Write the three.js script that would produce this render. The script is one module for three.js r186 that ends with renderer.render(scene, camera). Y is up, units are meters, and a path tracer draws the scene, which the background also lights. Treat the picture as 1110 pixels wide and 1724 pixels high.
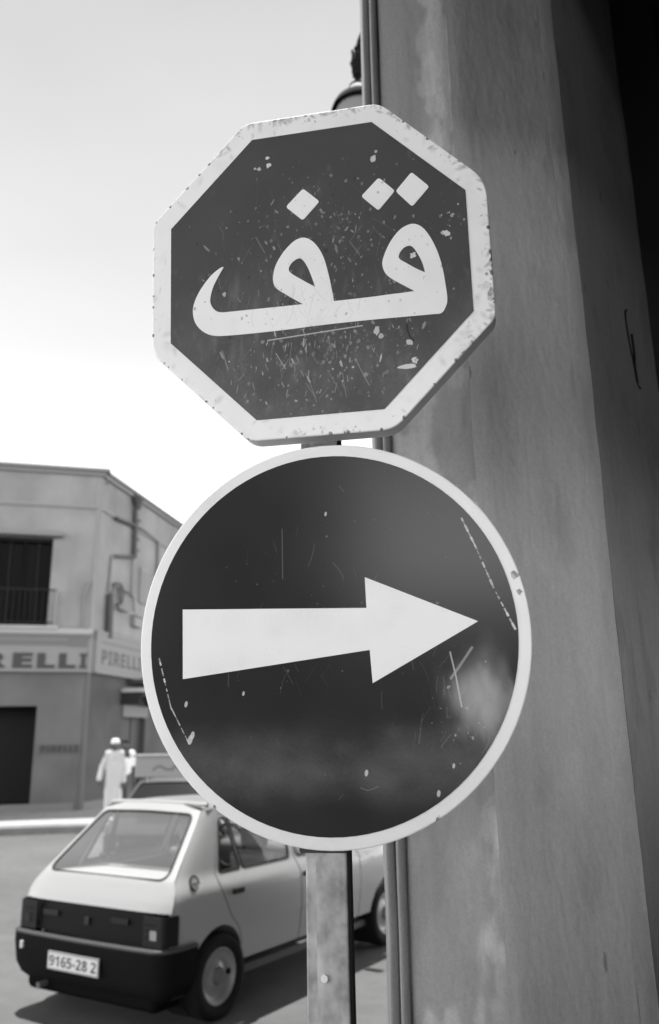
import * as THREE from 'three';
import { mergeGeometries, mergeVertices, toCreasedNormals } from 'three/addons/utils/BufferGeometryUtils.js';
import { RoundedBoxGeometry } from 'three/addons/geometries/RoundedBoxGeometry.js';
import { MarchingCubes } from 'three/addons/objects/MarchingCubes.js';
import { TextGeometry } from 'three/addons/geometries/TextGeometry.js';
import { FontLoader } from 'three/addons/loaders/FontLoader.js';

// ---------------------------------------------------------------- camera, sky, sun, exposure
const scene = new THREE.Scene();
const EYE = 1.86;
const camera = new THREE.PerspectiveCamera(64.05, 1110 / 1724, 0.05, 2000);
{
  const p = THREE.MathUtils.degToRad(15.42), r = THREE.MathUtils.degToRad(0.75);
  const fwd = new THREE.Vector3(0, Math.sin(p), -Math.cos(p)), right = new THREE.Vector3(1, 0, 0);
  const up0 = new THREE.Vector3().crossVectors(right, fwd);
  const up = right.clone().multiplyScalar(Math.sin(r)).addScaledVector(up0, Math.cos(r));
  camera.position.set(0, EYE, 0);
  camera.up.copy(up);
  camera.lookAt(fwd.clone().add(camera.position));
  camera.focus = 1.42; camera.userData.fStop = 3.6;
}
const renderer = new THREE.WebGLRenderer({ antialias: true });
renderer.toneMapping = THREE.LinearToneMapping;
renderer.toneMappingExposure = 1.8;
renderer.shadowMap.enabled = true;

// ---- seeded noise
function rng(seed) { let s = seed >>> 0; return () => { s = (s + 0x6D2B79F5) | 0; let t = Math.imul(s ^ (s >>> 15), 1 | s); t = (t + Math.imul(t ^ (t >>> 7), 61 | t)) ^ t; return ((t ^ (t >>> 14)) >>> 0) / 4294967296; }; }
function hash(x, y, s) { let h = Math.imul(x | 0, 374761393) + Math.imul(y | 0, 668265263) + Math.imul(s | 0, 974634217); h = Math.imul(h ^ (h >>> 13), 1274126177); return ((h ^ (h >>> 16)) >>> 0) / 4294967296; }
function vn(x, y, s) { const X = Math.floor(x), Y = Math.floor(y); let u = x - X, v = y - Y; u = u * u * (3 - 2 * u); v = v * v * (3 - 2 * v); const a = hash(X, Y, s), b = hash(X + 1, Y, s), c = hash(X, Y + 1, s), d = hash(X + 1, Y + 1, s); return a + (b - a) * u + (c - a) * v + (a - b - c + d) * u * v; }
function fbm(x, y, s, o = 4) { let t = 0, a = 0.5, n = 0; for (let i = 0; i < o; i++) { t += a * vn(x, y, s + i * 17); n += a; a *= 0.5; x *= 2.03; y *= 2.03; } return t / n; }
const clamp = (x, a, b) => Math.min(b, Math.max(a, x));
const smooth = (a, b, x) => { const t = clamp((x - a) / (b - a), 0, 1); return t * t * (3 - 2 * t); };
const lerp = (a, b, t) => a + (b - a) * t;
const tab = (T, x) => { if (x <= T[0][0]) return T[0][1]; for (let i = 1; i < T.length; i++) if (x <= T[i][0]) return lerp(T[i - 1][1], T[i][1], (x - T[i - 1][0]) / (T[i][0] - T[i - 1][0])); return T[T.length - 1][1]; };

// the sky: bright haze towards the horizon, deeper grey overhead, a few soft cloud veils
{
  const w = 512, h = 256, d = new Float32Array(w * h * 4);
  for (let j = 0; j < h; j++) for (let i = 0; i < w; i++) {
    const el = ((j + 0.5) / h - 0.5) * 180, az = i / w * Math.PI * 2;
    let L = tab([[-90, 0.4], [-1, 0.5], [0, 4.4], [6, 3.7], [12, 2.2], [17, 1.05], [21, 0.62], [26, 0.53], [33, 0.475], [40, 0.425], [47, 0.38], [65, 0.22], [90, 0.11]], el);
    if (el > 0) {
      const cx = Math.cos(az) * 2.2, cy = Math.sin(az) * 2.2;
      const n = fbm(cx * 1.1 + 7, el / 11 + cy * 0.8 + 3, 5, 4) * 0.5 + fbm(cy * 1.3 + 2, el / 9 + cx + 9, 31, 4) * 0.5;
      L *= 1 + (n - 0.5) * 0.26 * smooth(0, 12, el);
    }
    const k = (j * w + i) * 4; d[k] = d[k + 1] = d[k + 2] = L; d[k + 3] = 1;
  }
  const t = new THREE.DataTexture(d, w, h, THREE.RGBAFormat, THREE.FloatType);
  t.mapping = THREE.EquirectangularReflectionMapping; t.magFilter = THREE.LinearFilter; t.minFilter = THREE.LinearFilter; t.wrapS = THREE.RepeatWrapping; t.needsUpdate = true;
  scene.background = t; scene.environment = t;
}
const sun = new THREE.DirectionalLight(new THREE.Color(1, 0.995, 0.985), 4.6);
sun.position.set(-0.15, 1, -0.20).multiplyScalar(60);
sun.target.position.set(0, 0, -8);
sun.position.add(sun.target.position);
sun.castShadow = true; sun.shadow.radius = 1.2; sun.shadow.mapSize.set(4096, 4096);
Object.assign(sun.shadow.camera, { left: -40, right: 40, top: 40, bottom: -40, near: 1, far: 150 });
scene.add(sun, sun.target);

// ---------------------------------------------------------------- helpers
const names = new Map();
function numbered(n) { const k = names.get(n) ?? 0; names.set(n, k + 1); return k ? `${n}_${String(k).padStart(3, '0')}` : n; }
function tag(o, label, category, extra = {}) { o.userData = { ...o.userData, label, category, ...extra }; return o; }
function thing(name, label, category, pos = [0, 0, 0], turn = 0, extra = {}) {
  const g = new THREE.Group(); g.name = numbered(name); g.position.set(...pos); g.rotation.y = turn; scene.add(g); return tag(g, label, category, extra);
}
function part(name, geo, mat, parent, label) {
  if (Array.isArray(geo)) geo = merge(geo);
  const m = new THREE.Mesh(geo, mat); m.name = name; m.castShadow = m.receiveShadow = true; (parent ?? scene).add(m);
  if (label) m.userData.label = label; return m;
}
function structure(name, geo, mat) { const m = part(numbered(name), geo, mat, scene); m.userData.kind = 'structure'; return m; }
function merge(list) {
  const flat = list.map((g) => { let q = g.index ? g.toNonIndexed() : g.clone(); for (const k of Object.keys(q.attributes)) if (!['position', 'normal', 'uv'].includes(k)) q.deleteAttribute(k); if (!q.attributes.normal) q.computeVertexNormals(); if (!q.attributes.uv) q.setAttribute('uv', new THREE.BufferAttribute(new Float32Array(q.attributes.position.count * 2), 2)); return q; });
  return flat.length === 1 ? flat[0] : mergeGeometries(flat);
}
const T = (g, x = 0, y = 0, z = 0, rx = 0, ry = 0, rz = 0) => { if (rx) g.rotateX(rx); if (ry) g.rotateY(ry); if (rz) g.rotateZ(rz); return g.translate(x, y, z); };
const box = (w, h, d, x, y, z, r = 0) => T(r ? new RoundedBoxGeometry(w, h, d, 2, Math.min(r, w / 2.01, h / 2.01, d / 2.01)) : new THREE.BoxGeometry(w, h, d), x, y, z);
const grey = (l) => new THREE.Color().setRGB(l, l, l);
const mat = (l, roughness = 0.8, o = {}) => new THREE.MeshPhysicalMaterial({ color: grey(l), roughness, metalness: 0, specularIntensity: l < 0.1 ? 0.35 : 0.7, side: THREE.DoubleSide, ...o });
function bar(a, b, r, seg = 8, r2 = r) { const A = new THREE.Vector3(...a), B = new THREE.Vector3(...b), d = B.clone().sub(A); const g = new THREE.CylinderGeometry(r2, r, d.length(), seg); g.applyQuaternion(new THREE.Quaternion().setFromUnitVectors(new THREE.Vector3(0, 1, 0), d.normalize())); return g.translate((A.x + B.x) / 2, (A.y + B.y) / 2, (A.z + B.z) / 2); }
function tube(pts, r, n = 32, seg = 8) { return new THREE.TubeGeometry(new THREE.CatmullRomCurve3(pts.map((p) => new THREE.Vector3(...p)), false, 'catmullrom', 0.5), n, r, seg); }
function pairs(a, k = 0.001) { const r = []; for (let i = 0; i < a.length; i += 2) r.push(new THREE.Vector2(a[i] * k, a[i + 1] * k)); return r; }
function planarUV(g, k = 1, ox = 0, oy = 0) { const p = g.attributes.position, u = new Float32Array(p.count * 2); for (let i = 0; i < p.count; i++) { u[2 * i] = p.getX(i) * k + ox; u[2 * i + 1] = p.getY(i) * k + oy; } g.setAttribute('uv', new THREE.BufferAttribute(u, 2)); return g; }
// grey texture from a function of (u, v) in 0..1, values are linear reflectances or heights
function fieldTexture(w, h, f, { data = false, repeat = true } = {}) {
  const d = new Uint8Array(w * h * 4);
  for (let j = 0; j < h; j++) for (let i = 0; i < w; i++) {
    let v = clamp(f((i + 0.5) / w, (j + 0.5) / h), 0, 1);
    if (!data) v = v <= 0.0031308 ? v * 12.92 : 1.055 * Math.pow(v, 1 / 2.4) - 0.055;
    const k = (j * w + i) * 4; d[k] = d[k + 1] = d[k + 2] = Math.round(v * 255); d[k + 3] = 255;
  }
  const t = new THREE.DataTexture(d, w, h); t.magFilter = THREE.LinearFilter; t.minFilter = THREE.LinearMipmapLinearFilter; t.generateMipmaps = true;
  if (repeat) t.wrapS = t.wrapT = THREE.RepeatWrapping;
  if (!data) t.colorSpace = THREE.SRGBColorSpace; t.needsUpdate = true; return t;
}
function canvasTexture(w, h, draw) { const c = document.createElement('canvas'); c.width = w; c.height = h; draw(c.getContext('2d'), w, h); const t = new THREE.CanvasTexture(c); t.colorSpace = THREE.SRGBColorSpace; t.needsUpdate = true; return t; }
const css = (l, a = 1) => { const v = Math.round(255 * (l <= 0.0031308 ? l * 12.92 : 1.055 * Math.pow(l, 1 / 2.4) - 0.055)); return `rgba(${v},${v},${v},${a})`; };
// a curved panel: a flat outline with holes, cut fine, then bent by map(u, v)
function panel(outline, holes, len, map) {
  const s = new THREE.Shape(outline.map((p) => new THREE.Vector2(...p)));
  for (const h of holes) s.holes.push(new THREE.Path(h.map((p) => new THREE.Vector2(...p))));
  const g = new THREE.ShapeGeometry(s); const P = []; const pa = g.attributes.position;
  for (let i = 0; i < pa.count; i++) P.push([pa.getX(i), pa.getY(i)]);
  let F = []; for (let i = 0; i < g.index.count; i += 3) F.push([g.index.getX(i), g.index.getX(i + 1), g.index.getX(i + 2)]);
  for (let it = 0; it < 9; it++) {
    const mid = new Map(), N = []; let split = 0;
    const m = (a, b) => { if (Math.hypot(P[a][0] - P[b][0], P[a][1] - P[b][1]) <= len) return -1; const k = a < b ? a * 1e6 + b : b * 1e6 + a; if (!mid.has(k)) { mid.set(k, P.length); P.push([(P[a][0] + P[b][0]) / 2, (P[a][1] + P[b][1]) / 2]); } split++; return mid.get(k); };
    for (const [a, b, c] of F) {
      const ab = m(a, b), bc = m(b, c), ca = m(c, a), n = (ab >= 0) + (bc >= 0) + (ca >= 0);
      if (!n) N.push([a, b, c]);
      else if (n === 3) N.push([a, ab, ca], [ab, b, bc], [ca, bc, c], [ab, bc, ca]);
      else if (n === 1) { if (ab >= 0) N.push([a, ab, c], [ab, b, c]); else if (bc >= 0) N.push([a, b, bc], [a, bc, c]); else N.push([a, b, ca], [ca, b, c]); }
      else { if (ab < 0) N.push([a, b, bc], [a, bc, ca], [ca, bc, c]); else if (bc < 0) N.push([a, ab, ca], [ab, b, c], [ab, c, ca]); else N.push([a, ab, c], [ab, b, bc], [ab, bc, c]); }
    }
    F = N; if (!split) break;
  }
  const pos = new Float32Array(P.length * 3), uv = new Float32Array(P.length * 2);
  P.forEach((p, i) => { pos.set(map(p[0], p[1]), i * 3); uv.set(p, i * 2); });
  const o = new THREE.BufferGeometry(); o.setAttribute('position', new THREE.BufferAttribute(pos, 3)); o.setAttribute('uv', new THREE.BufferAttribute(uv, 2)); o.setIndex(F.flat()); o.computeVertexNormals(); return o;
}
const roundPoly = (pts, r, n = 5) => { const o = []; const L = pts.length; for (let i = 0; i < L; i++) { const p = pts[i], a = pts[(i + L - 1) % L], b = pts[(i + 1) % L]; const da = Math.hypot(a[0] - p[0], a[1] - p[1]), db = Math.hypot(b[0] - p[0], b[1] - p[1]); const q = Math.min(Array.isArray(r) ? r[i] : r, da * 0.48, db * 0.48); const s = [p[0] + (a[0] - p[0]) / da * q, p[1] + (a[1] - p[1]) / da * q], e = [p[0] + (b[0] - p[0]) / db * q, p[1] + (b[1] - p[1]) / db * q]; for (let k = 0; k <= n; k++) { const t = k / n; o.push([(1 - t) ** 2 * s[0] + 2 * t * (1 - t) * p[0] + t * t * e[0], (1 - t) ** 2 * s[1] + 2 * t * (1 - t) * p[1] + t * t * e[1]]); } } return o; };
const font = await new FontLoader().loadAsync('fonts/droid/droid_sans_bold.typeface.json');
function letter(ch, x0, x1, y0, y1, depth) { const g = new TextGeometry(ch, { font, size: 1, depth: 0.1, curveSegments: 4, bevelEnabled: true, bevelSize: 0.035, bevelThickness: 0.004, bevelSegments: 1 }); g.computeBoundingBox(); const b = g.boundingBox; g.translate(-b.min.x, -b.min.y, 0); g.scale((x1 - x0) / (b.max.x - b.min.x), (y1 - y0) / (b.max.y - b.min.y), depth / 0.1); return g.translate(x0, y0, 0); }

// ---------------------------------------------------------------- ground
const asphaltMap = fieldTexture(1024, 1024, (u, v) => { const b = fbm(u * 8, v * 8, 3, 5), f = hash(u * 1024, v * 1024, 9), s = fbm(u * 90, v * 90, 12, 2); return 0.7 * (0.62 + 0.42 * b + 0.16 * (f - 0.5) + 0.2 * (s - 0.5)); });
asphaltMap.repeat.set(1 / 9, 1 / 9);
const roadMat = new THREE.MeshStandardMaterial({ color: grey(0.155), map: asphaltMap, roughness: 0.92 });
{ const g = new THREE.PlaneGeometry(900, 900, 1, 1); const p = g.attributes.position; g.rotateX(-Math.PI / 2); const u = g.attributes.uv; for (let i = 0; i < p.count; i++) u.setXY(i, p.getX(i), -p.getZ(i)); structure('road', g, roadMat); }
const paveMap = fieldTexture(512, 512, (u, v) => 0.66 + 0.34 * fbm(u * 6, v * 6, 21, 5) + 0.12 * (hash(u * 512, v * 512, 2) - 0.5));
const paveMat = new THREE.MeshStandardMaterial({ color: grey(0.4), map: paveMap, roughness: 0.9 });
function slab(outline, h, m, name) { // outline in (x, -z), top at h
  const g = new THREE.ExtrudeGeometry(new THREE.Shape(outline.map((p) => new THREE.Vector2(p[0], -p[1]))), { depth: h, bevelEnabled: false }); g.rotateX(-Math.PI / 2); return structure(name, g, m);
}

// corner building placed by its corner; s runs along the left front, t along the side street
const P0 = [-6.462, -22.077], aL = THREE.MathUtils.degToRad(75), aR = THREE.MathUtils.degToRad(10.3);
const dL = [-Math.sin(aL), Math.cos(aL)], dR = [Math.sin(aR), -Math.cos(aR)];
{ // the far pavement follows both fronts, rounded at the corner
  const off = (s, t) => [P0[0] + dL[0] * s + dR[0] * t, P0[1] + dL[1] * s + dR[1] * t];
  const nL = [Math.cos(aL), Math.sin(aL)], nR = [Math.cos(aR), Math.sin(aR)]; // outward
  const A = (s, o) => [P0[0] + dL[0] * s + nL[0] * o, P0[1] + dL[1] * s + nL[1] * o], B = (t, o) => [P0[0] + dR[0] * t + nR[0] * o, P0[1] + dR[1] * t + nR[1] * o];
  const edge = (o, hi) => { const pts = [A(24, o)]; pts.push(A(3, o)); const c0 = A(0.4, o), c1 = B(0.6, o * 0.72); const mid = [P0[0] + nL[0] * o * 0.95 + nR[0] * o * 0.55, P0[1] + nL[1] * o * 0.95 + nR[1] * o * 0.55]; for (let k = 0; k <= 12; k++) { const t = k / 12; pts.push([(1 - t) ** 2 * c0[0] + 2 * t * (1 - t) * mid[0] + t * t * c1[0], (1 - t) ** 2 * c0[1] + 2 * t * (1 - t) * mid[1] + t * t * c1[1]]); } pts.push(B(34, o * 0.72)); return pts; };
  const e1 = edge(3.45), e0 = edge(3.9);
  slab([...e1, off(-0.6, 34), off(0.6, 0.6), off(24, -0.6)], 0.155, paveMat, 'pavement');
  slab([...e0, ...e1.slice().reverse()], 0.145, new THREE.MeshStandardMaterial({ color: grey(0.19), map: paveMap, roughness: 0.9 }), 'kerb');
}
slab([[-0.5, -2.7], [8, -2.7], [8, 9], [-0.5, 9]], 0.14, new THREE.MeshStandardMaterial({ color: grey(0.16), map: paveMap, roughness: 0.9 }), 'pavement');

// ---------------------------------------------------------------- corner building
const plaster = (l, seed, rough = 0.9) => { const m = fieldTexture(512, 512, (u, v) => 0.72 + 0.5 * (fbm(u * 5, v * 5, seed, 5) - 0.5) + 0.1 * (fbm(u * 24, v * 4, seed + 3, 3) - 0.5) + 0.06 * (hash(u * 512, v * 512, seed) - 0.5)); m.repeat.set(1 / 4.7, 1 / 4.7); return new THREE.MeshStandardMaterial({ color: grey(l), map: m, roughness: rough, side: THREE.DoubleSide }); };
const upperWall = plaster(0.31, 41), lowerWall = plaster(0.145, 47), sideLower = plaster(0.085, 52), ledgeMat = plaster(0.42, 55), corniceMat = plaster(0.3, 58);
const darkMat = mat(0.012, 0.7), shutterMat = mat(0.012, 0.8), pipeMat = mat(0.08, 0.6), pipePale = mat(0.22, 0.7);
const fontDark = mat(0.06, 0.8);
{
  const H = 9.03, L = 22, R = 30;
  const g = thing('corner_building', 'plastered two storey corner building with shuttered upper window and tyre shop signboard', 'building', [P0[0], 0.15, P0[1]]);
  // fronts: a child group is not needed, geometry is turned into place
  const inL = (geo) => { geo.applyMatrix4(new THREE.Matrix4().makeBasis(new THREE.Vector3(-dL[0], 0, -dL[1]), new THREE.Vector3(0, 1, 0), new THREE.Vector3(Math.cos(aL), 0, Math.sin(aL)))); return geo; };   // x runs to the right along the front, so s = -x
  const inR = (geo) => { geo.applyMatrix4(new THREE.Matrix4().makeBasis(new THREE.Vector3(dR[0], 0, dR[1]), new THREE.Vector3(0, 1, 0), new THREE.Vector3(Math.cos(aR), 0, Math.sin(aR)))); return geo; };
  const wallShape = (x0, x1, y0, y1, holes, depth = 0.3) => { const s = new THREE.Shape([new THREE.Vector2(x0, y0), new THREE.Vector2(x1, y0), new THREE.Vector2(x1, y1), new THREE.Vector2(x0, y1)]); for (const [a, b, c, d] of holes) s.holes.push(new THREE.Path([new THREE.Vector2(a, c), new THREE.Vector2(b, c), new THREE.Vector2(b, d), new THREE.Vector2(a, d)])); const e = new THREE.ExtrudeGeometry(s, { depth, bevelEnabled: false }); return e.translate(0, 0, -depth); };
  const y = (h) => h - 0.15;
  const winL = [[-2.6, -1.14, y(4.82), y(7.22)], [-8.2, -6.7, y(4.82), y(7.22)], [-13.6, -12.1, y(4.82), y(7.22)]], doorL = [[-4.4, -1.22, 0.18, y(2.75)], [-10.6, -8, 0.0, y(2.75)]];
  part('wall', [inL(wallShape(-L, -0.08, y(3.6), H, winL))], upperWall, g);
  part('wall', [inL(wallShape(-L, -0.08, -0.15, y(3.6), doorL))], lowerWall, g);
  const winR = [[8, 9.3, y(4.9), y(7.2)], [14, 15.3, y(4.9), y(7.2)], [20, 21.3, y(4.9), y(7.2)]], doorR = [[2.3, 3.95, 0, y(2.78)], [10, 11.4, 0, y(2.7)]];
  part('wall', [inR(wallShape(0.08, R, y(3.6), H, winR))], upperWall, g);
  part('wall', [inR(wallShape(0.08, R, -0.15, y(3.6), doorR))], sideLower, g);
  { // the slightly rounded corner post where the fronts meet
    const c = new THREE.CylinderGeometry(0.11, 0.11, H - y(3.6) - 0.004, 20); c.translate(-0.03, (H + y(3.6)) / 2, -0.105); const a = inL(c.clone());
    part('corner_edge', a, upperWall, g); const c2 = new THREE.CylinderGeometry(0.1, 0.1, y(3.6) + 0.15, 20); c2.translate(-0.03, (y(3.6) - 0.15) / 2, -0.1); part('corner_edge', inL(c2), lowerWall, g);
  }
  part('interior', [inL(box(L - 0.9, H - 0.5, 0.1, -L / 2 - 0.4, H / 2, -2.6)), inR(box(R - 2.4, H - 0.5, 0.1, R / 2 + 1.0, H / 2, -2.4))], darkMat, g);
  part('roof', [inL(box(L, 0.12, 5, -L / 2 + 0.2, H - 0.15, -2.75)), inR(box(R - 4, 0.11, 5, R / 2 + 2, H - 0.14, -2.82))], corniceMat, g);
  part('cornice', [inL(box(L + 0.2, 0.1, 0.4, -L / 2 + 0.1 + 0.06, H + 0.05, -0.02, 0.02)), inR(box(R + 0.2, 0.098, 0.4, R / 2 + 0.06, H + 0.051, -0.03, 0.02)), inL(box(L + 0.1, 0.1, 0.1, -L / 2 + 0.09, H - 0.05, 0.04)), inR(box(R, 0.099, 0.1, R / 2 + 0.07, H - 0.051, 0.04))], corniceMat, g);
  part('string_course', [inL(box(L, 0.07, 0.05, -L / 2 - 0.05, y(8.15), 0.025)), inR(box(R, 0.07, 0.05, R / 2 + 0.05, y(8.16), 0.02))], upperWall, g);
  for (const [a, b, c, d] of winL) {
    const w = part('window', inL(merge([box(b - a, 0.09, 0.1, (a + b) / 2, d - 0.045, -0.2), box(0.07, d - c - 0.09, 0.1, a + 0.035, (c + d - 0.09) / 2, -0.2), box(0.07, d - c - 0.09, 0.1, b - 0.035, (c + d - 0.09) / 2, -0.2), box(0.06, d - c - 0.09, 0.08, (a + b) / 2, (c + d - 0.09) / 2, -0.19)])), shutterMat, g);
    const lw = (b - a - 0.2) / 2;
    for (const k of [0, 1]) for (let i = 0; i < 26; i++) part('slat', inL(T(new THREE.BoxGeometry(lw - 0.02, 0.07, 0.014), 0, 0, 0, 0.6).translate(a + 0.07 + lw / 2 + k * (lw + 0.06), c + 0.05 + i * (d - c - 0.2) / 25.5, -0.2)), shutterMat, w);
    for (const k of [0.22, 0.47, 0.72]) part('stile', inL(box(0.05, d - c - 0.12, 0.03, lerp(a, b, k + 0.03), (c + d) / 2 - 0.05, -0.165)), shutterMat, w);
    part('lintel', inL(box(b - a + 0.5, 0.14, 0.26, (a + b) / 2 + 0.0, d + 0.09, 0.12, 0.02)), mat(0.2, 0.9), g);
    part('railing', inL(merge([bar([a - 0.1, c + 0.95, 0.16], [b + 0.2, c + 0.95, 0.16], 0.02), bar([a - 0.1, c, 0.16], [a - 0.1, c + 0.95, 0.16], 0.035), bar([a - 0.1, c + 0.08, 0.16], [b + 0.2, c + 0.08, 0.16], 0.015), ...Array.from({ length: 11 }, (_, i) => bar([lerp(a, b, i / 10), c + 0.08, 0.16], [lerp(a, b, i / 10), c + 0.95, 0.16], 0.009, 5))])), mat(0.025, 0.8), g);
    part('railing_post', inL(bar([b + 0.2, c, 0.16], [b + 0.2, c + 0.95, 0.16], 0.045)), pipePale, g);
    part('window_sill', inL(box(b - a + 0.6, 0.1, 0.36, (a + b) / 2, c - 0.07, 0.15, 0.02)), ledgeMat, g);
  }
  for (const [a, b, c, d] of winR) { const w = part('window', inR(box(b - a, d - c, 0.05, (a + b) / 2, (c + d) / 2, -0.2)), shutterMat, g); for (let i = 0; i < 20; i++) part('slat', inR(box(b - a - 0.1, 0.05, 0.03, (a + b) / 2, c + 0.06 + i * (d - c - 0.12) / 19.5, -0.16)), shutterMat, w); part('lintel', inR(box(b - a + 0.4, 0.12, 0.24, (a + b) / 2, d + 0.08, 0.11, 0.02)), ledgeMat, g); }
  // ledge over the shop, long band with the painted stripes
  part('ledge', [inL(box(L, 0.16, 0.3, -L / 2 + 0.06, y(4.66), 0.13, 0.03))], ledgeMat, g);
  // deep door openings
  for (const [a, b, c, d] of doorL) { part('doorway', inL(merge([box(b - a + 0.2, d - c + 0.1, 0.04, (a + b) / 2, (c + d) / 2, -1.2), box(0.04, d - c, 0.9, a - 0.03, (c + d) / 2, -0.76), box(0.04, d - c, 0.9, b + 0.03, (c + d) / 2, -0.76), box(b - a, 0.04, 0.9, (a + b) / 2, d + 0.03, -0.76), box(b - a, 0.03, 0.9, (a + b) / 2, c - 0.03, -0.76)])), darkMat, g); }
  { const [a, b, c, d] = doorR[0]; const dm = mat(0.07, 0.7); const door = part('door', inR(box(b - a, d - c, 0.06, (a + b) / 2, (c + d) / 2, -0.2)), dm, g); for (let i = 0; i < 4; i++) part('door_panel', inR(box((b - a) / 2 - 0.22, (d - c) / 2 - 0.3, 0.03, lerp(a, b, i % 2 ? 0.75 : 0.25), lerp(c, d, i < 2 ? 0.27 : 0.74), -0.16, 0.01)), mat(0.05, 0.6), door); part('door_panel', inR(box(b - a + 0.14, 0.32, 0.05, (a + b) / 2, d - 0.1, 0.03)), mat(0.17, 0.8), door); }
  { const [a, b, c, d] = doorR[1]; part('door', inR(box(b - a, d - c, 0.06, (a + b) / 2, (c + d) / 2, -0.2)), shutterMat, g); }
  // canopies over the side door: a thin upper slab and a dark lower one with brackets
  part('canopy', [inR(box(1.9, 0.1, 0.75, 3.05, y(3.25), 0.38, 0.02)), inR(T(new THREE.BoxGeometry(1.86, 0.012, 0.7), 3.05, y(3.32), 0.36))], mat(0.5, 0.8), g, 'pale concrete canopy over the side door');
  part('canopy', [inR(box(2.0, 0.14, 0.5, 3.45, y(3.53), 0.25, 0.02))], mat(0.06, 0.7), g, 'dark upper canopy slab');
  { const bm = mat(0.03, 0.8); for (const q of [box(0.06, 0.34, 0.6, 2.12, y(3.03), 0.3), box(0.06, 0.34, 0.6, 3.98, y(3.03), 0.3)]) part('bracket', inR(q), bm, g); part('canopy_edge', inR(box(1.8, 0.12, 0.05, 3.05, y(3.13), 0.62)), bm, g); }
  // rainwater pipe with hopper, side branches, conduit and cables on the side front
  part('drainpipe', [inR(bar([2.24, y(8.75), 0.1], [2.33, y(7.2), 0.1], 0.075, 10)), inR(bar([2.33, y(7.24), 0.1], [0.95, y(6.97), 0.1], 0.05, 8)), inR(T(new THREE.CylinderGeometry(0.2, 0.09, 0.34, 10), 2.24, y(8.9), 0.16)), inR(bar([2.15, y(9.2), 0.1], [2.1, y(8.95), 0.12], 0.05))], pipeMat, g, 'dark rainwater pipe with hopper');
  part('pipe_branch', [inR(bar([0.92, y(8.1), 0.1], [2.15, y(8.2), 0.1], 0.055)), ...[8.45, 8.2, 7.85, 7.5].map((h) => inR(box(0.3, 0.07, 0.1, 2.5, y(h), 0.06, 0.02)))], pipeMat, g);
  for (const q of [inR(tube([[2.45, y(8.3), 0.06], [3.2, y(8.25), 0.06], [4.2, y(8.15), 0.06], [4.26, y(8.0), 0.06], [4.3, y(6.2), 0.06]], 0.055, 40, 6)), inR(tube([[0.95, y(6.97), 0.06], [0.88, y(6.85), 0.06], [0.84, y(6.3), 0.06], [0.8, y(5.9), 0.06]], 0.04, 24, 6)), inR(bar([2.32, y(7.2), 0.05], [2.4, y(6.0), 0.05], 0.025))]) part('conduit', q, pipePale, g);
  part('downpipe', [inR(bar([0.8, y(5.85), 0.12], [0.86, y(4.62), 0.12], 0.1, 10))], pipeMat, g);
  part('cable', [inR(tube([[0.82, y(5.85), 0.12], [1.0, y(6.18), 0.14], [1.5, y(6.2), 0.12], [1.6, y(5.75), 0.12], [1.3, y(5.55), 0.12], [2.0, y(5.5), 0.1]], 0.03, 40, 6)), inR(tube([[1.0, y(6.18), 0.14], [1.7, y(6.1), 0.1], [2.35, y(6.05), 0.08], [2.5, y(5.75), 0.08], [2.55, y(5.6), 0.08]], 0.022, 32, 6)), inR(tube([[1.35, y(6.1), 0.1], [1.5, y(5.7), 0.1], [1.25, y(5.6), 0.1]], 0.035, 20, 6))], pipeMat, g);
  part('meter_box', [inR(box(0.55, 0.3, 0.16, 2.75, y(5.3), 0.08, 0.03)), inR(box(0.5, 0.07, 0.22, 2.75, y(5.48), 0.1, 0.01))], pipePale, g);
  part('vent_grille', [inR(box(0.65, 1.1, 0.05, 3.3, y(6.5), 0.03, 0.01)), ...Array.from({ length: 9 }, (_, i) => inR(box(0.5, 0.05, 0.04, 3.3, y(6.05 + i * 0.11), 0.06)))], mat(0.25, 0.85), g);
  part('conduit', [inL(tube([[-0.22, y(4.75), 0.04], [-0.24, y(5.6), 0.04], [-0.12, y(6.05), 0.05]], 0.03, 20, 6))], pipePale, g);
  part('skirting', [inL(wallShape(-L, -0.16, -0.15, 0.2, [], 0.02).translate(0, 0, 0.02)), inR(wallShape(0.16, R, -0.15, 0.2, [], 0.02).translate(0, 0, 0.02))], mat(0.16, 0.9), g);

  // shop signs fixed on the fronts
  const s1 = thing('shop_sign', 'long pale shop signboard with dark PIRELLI letters under the upper window', 'sign', [P0[0], 0.15, P0[1]]);
  part('board', inL(box(13.5, 0.92, 0.1, -6.8, y(4.13), 0.06, 0.01)), plaster(0.34, 61), s1);
  part('frame', [inL(box(13.6, 0.07, 0.16, -6.8, y(4.63) - 0.07, 0.09)), inL(box(13.6, 0.05, 0.16, -6.8, y(3.645), 0.09))], pipePale, s1);
  part('stripe', [inL(box(12.9, 0.13, 0.02, -7.0, y(4.37), 0.118)), inL(box(0.46, 0.2, 0.03, -0.32, y(4.385), 0.122))], mat(0.14, 0.8), s1);
  for (const [ch, a, b] of [['P', 3.6, 3.12], ['I', 2.98, 2.82], ['R', 2.66, 2.06], ['E', 1.9, 1.42], ['L', 1.3, 0.86], ['L', 0.76, 0.34], ['I', 0.24, 0.05]]) part('letter', inL(letter(ch, -a, -b, y(3.71), y(4.1), 0.03).translate(0, 0, 0.11)), fontDark, s1);
  const s2 = thing('shop_sign', 'faded framed signboard on the side wall above the canopy with worn lettering', 'sign', [P0[0], 0.15, P0[1]]);
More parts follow.
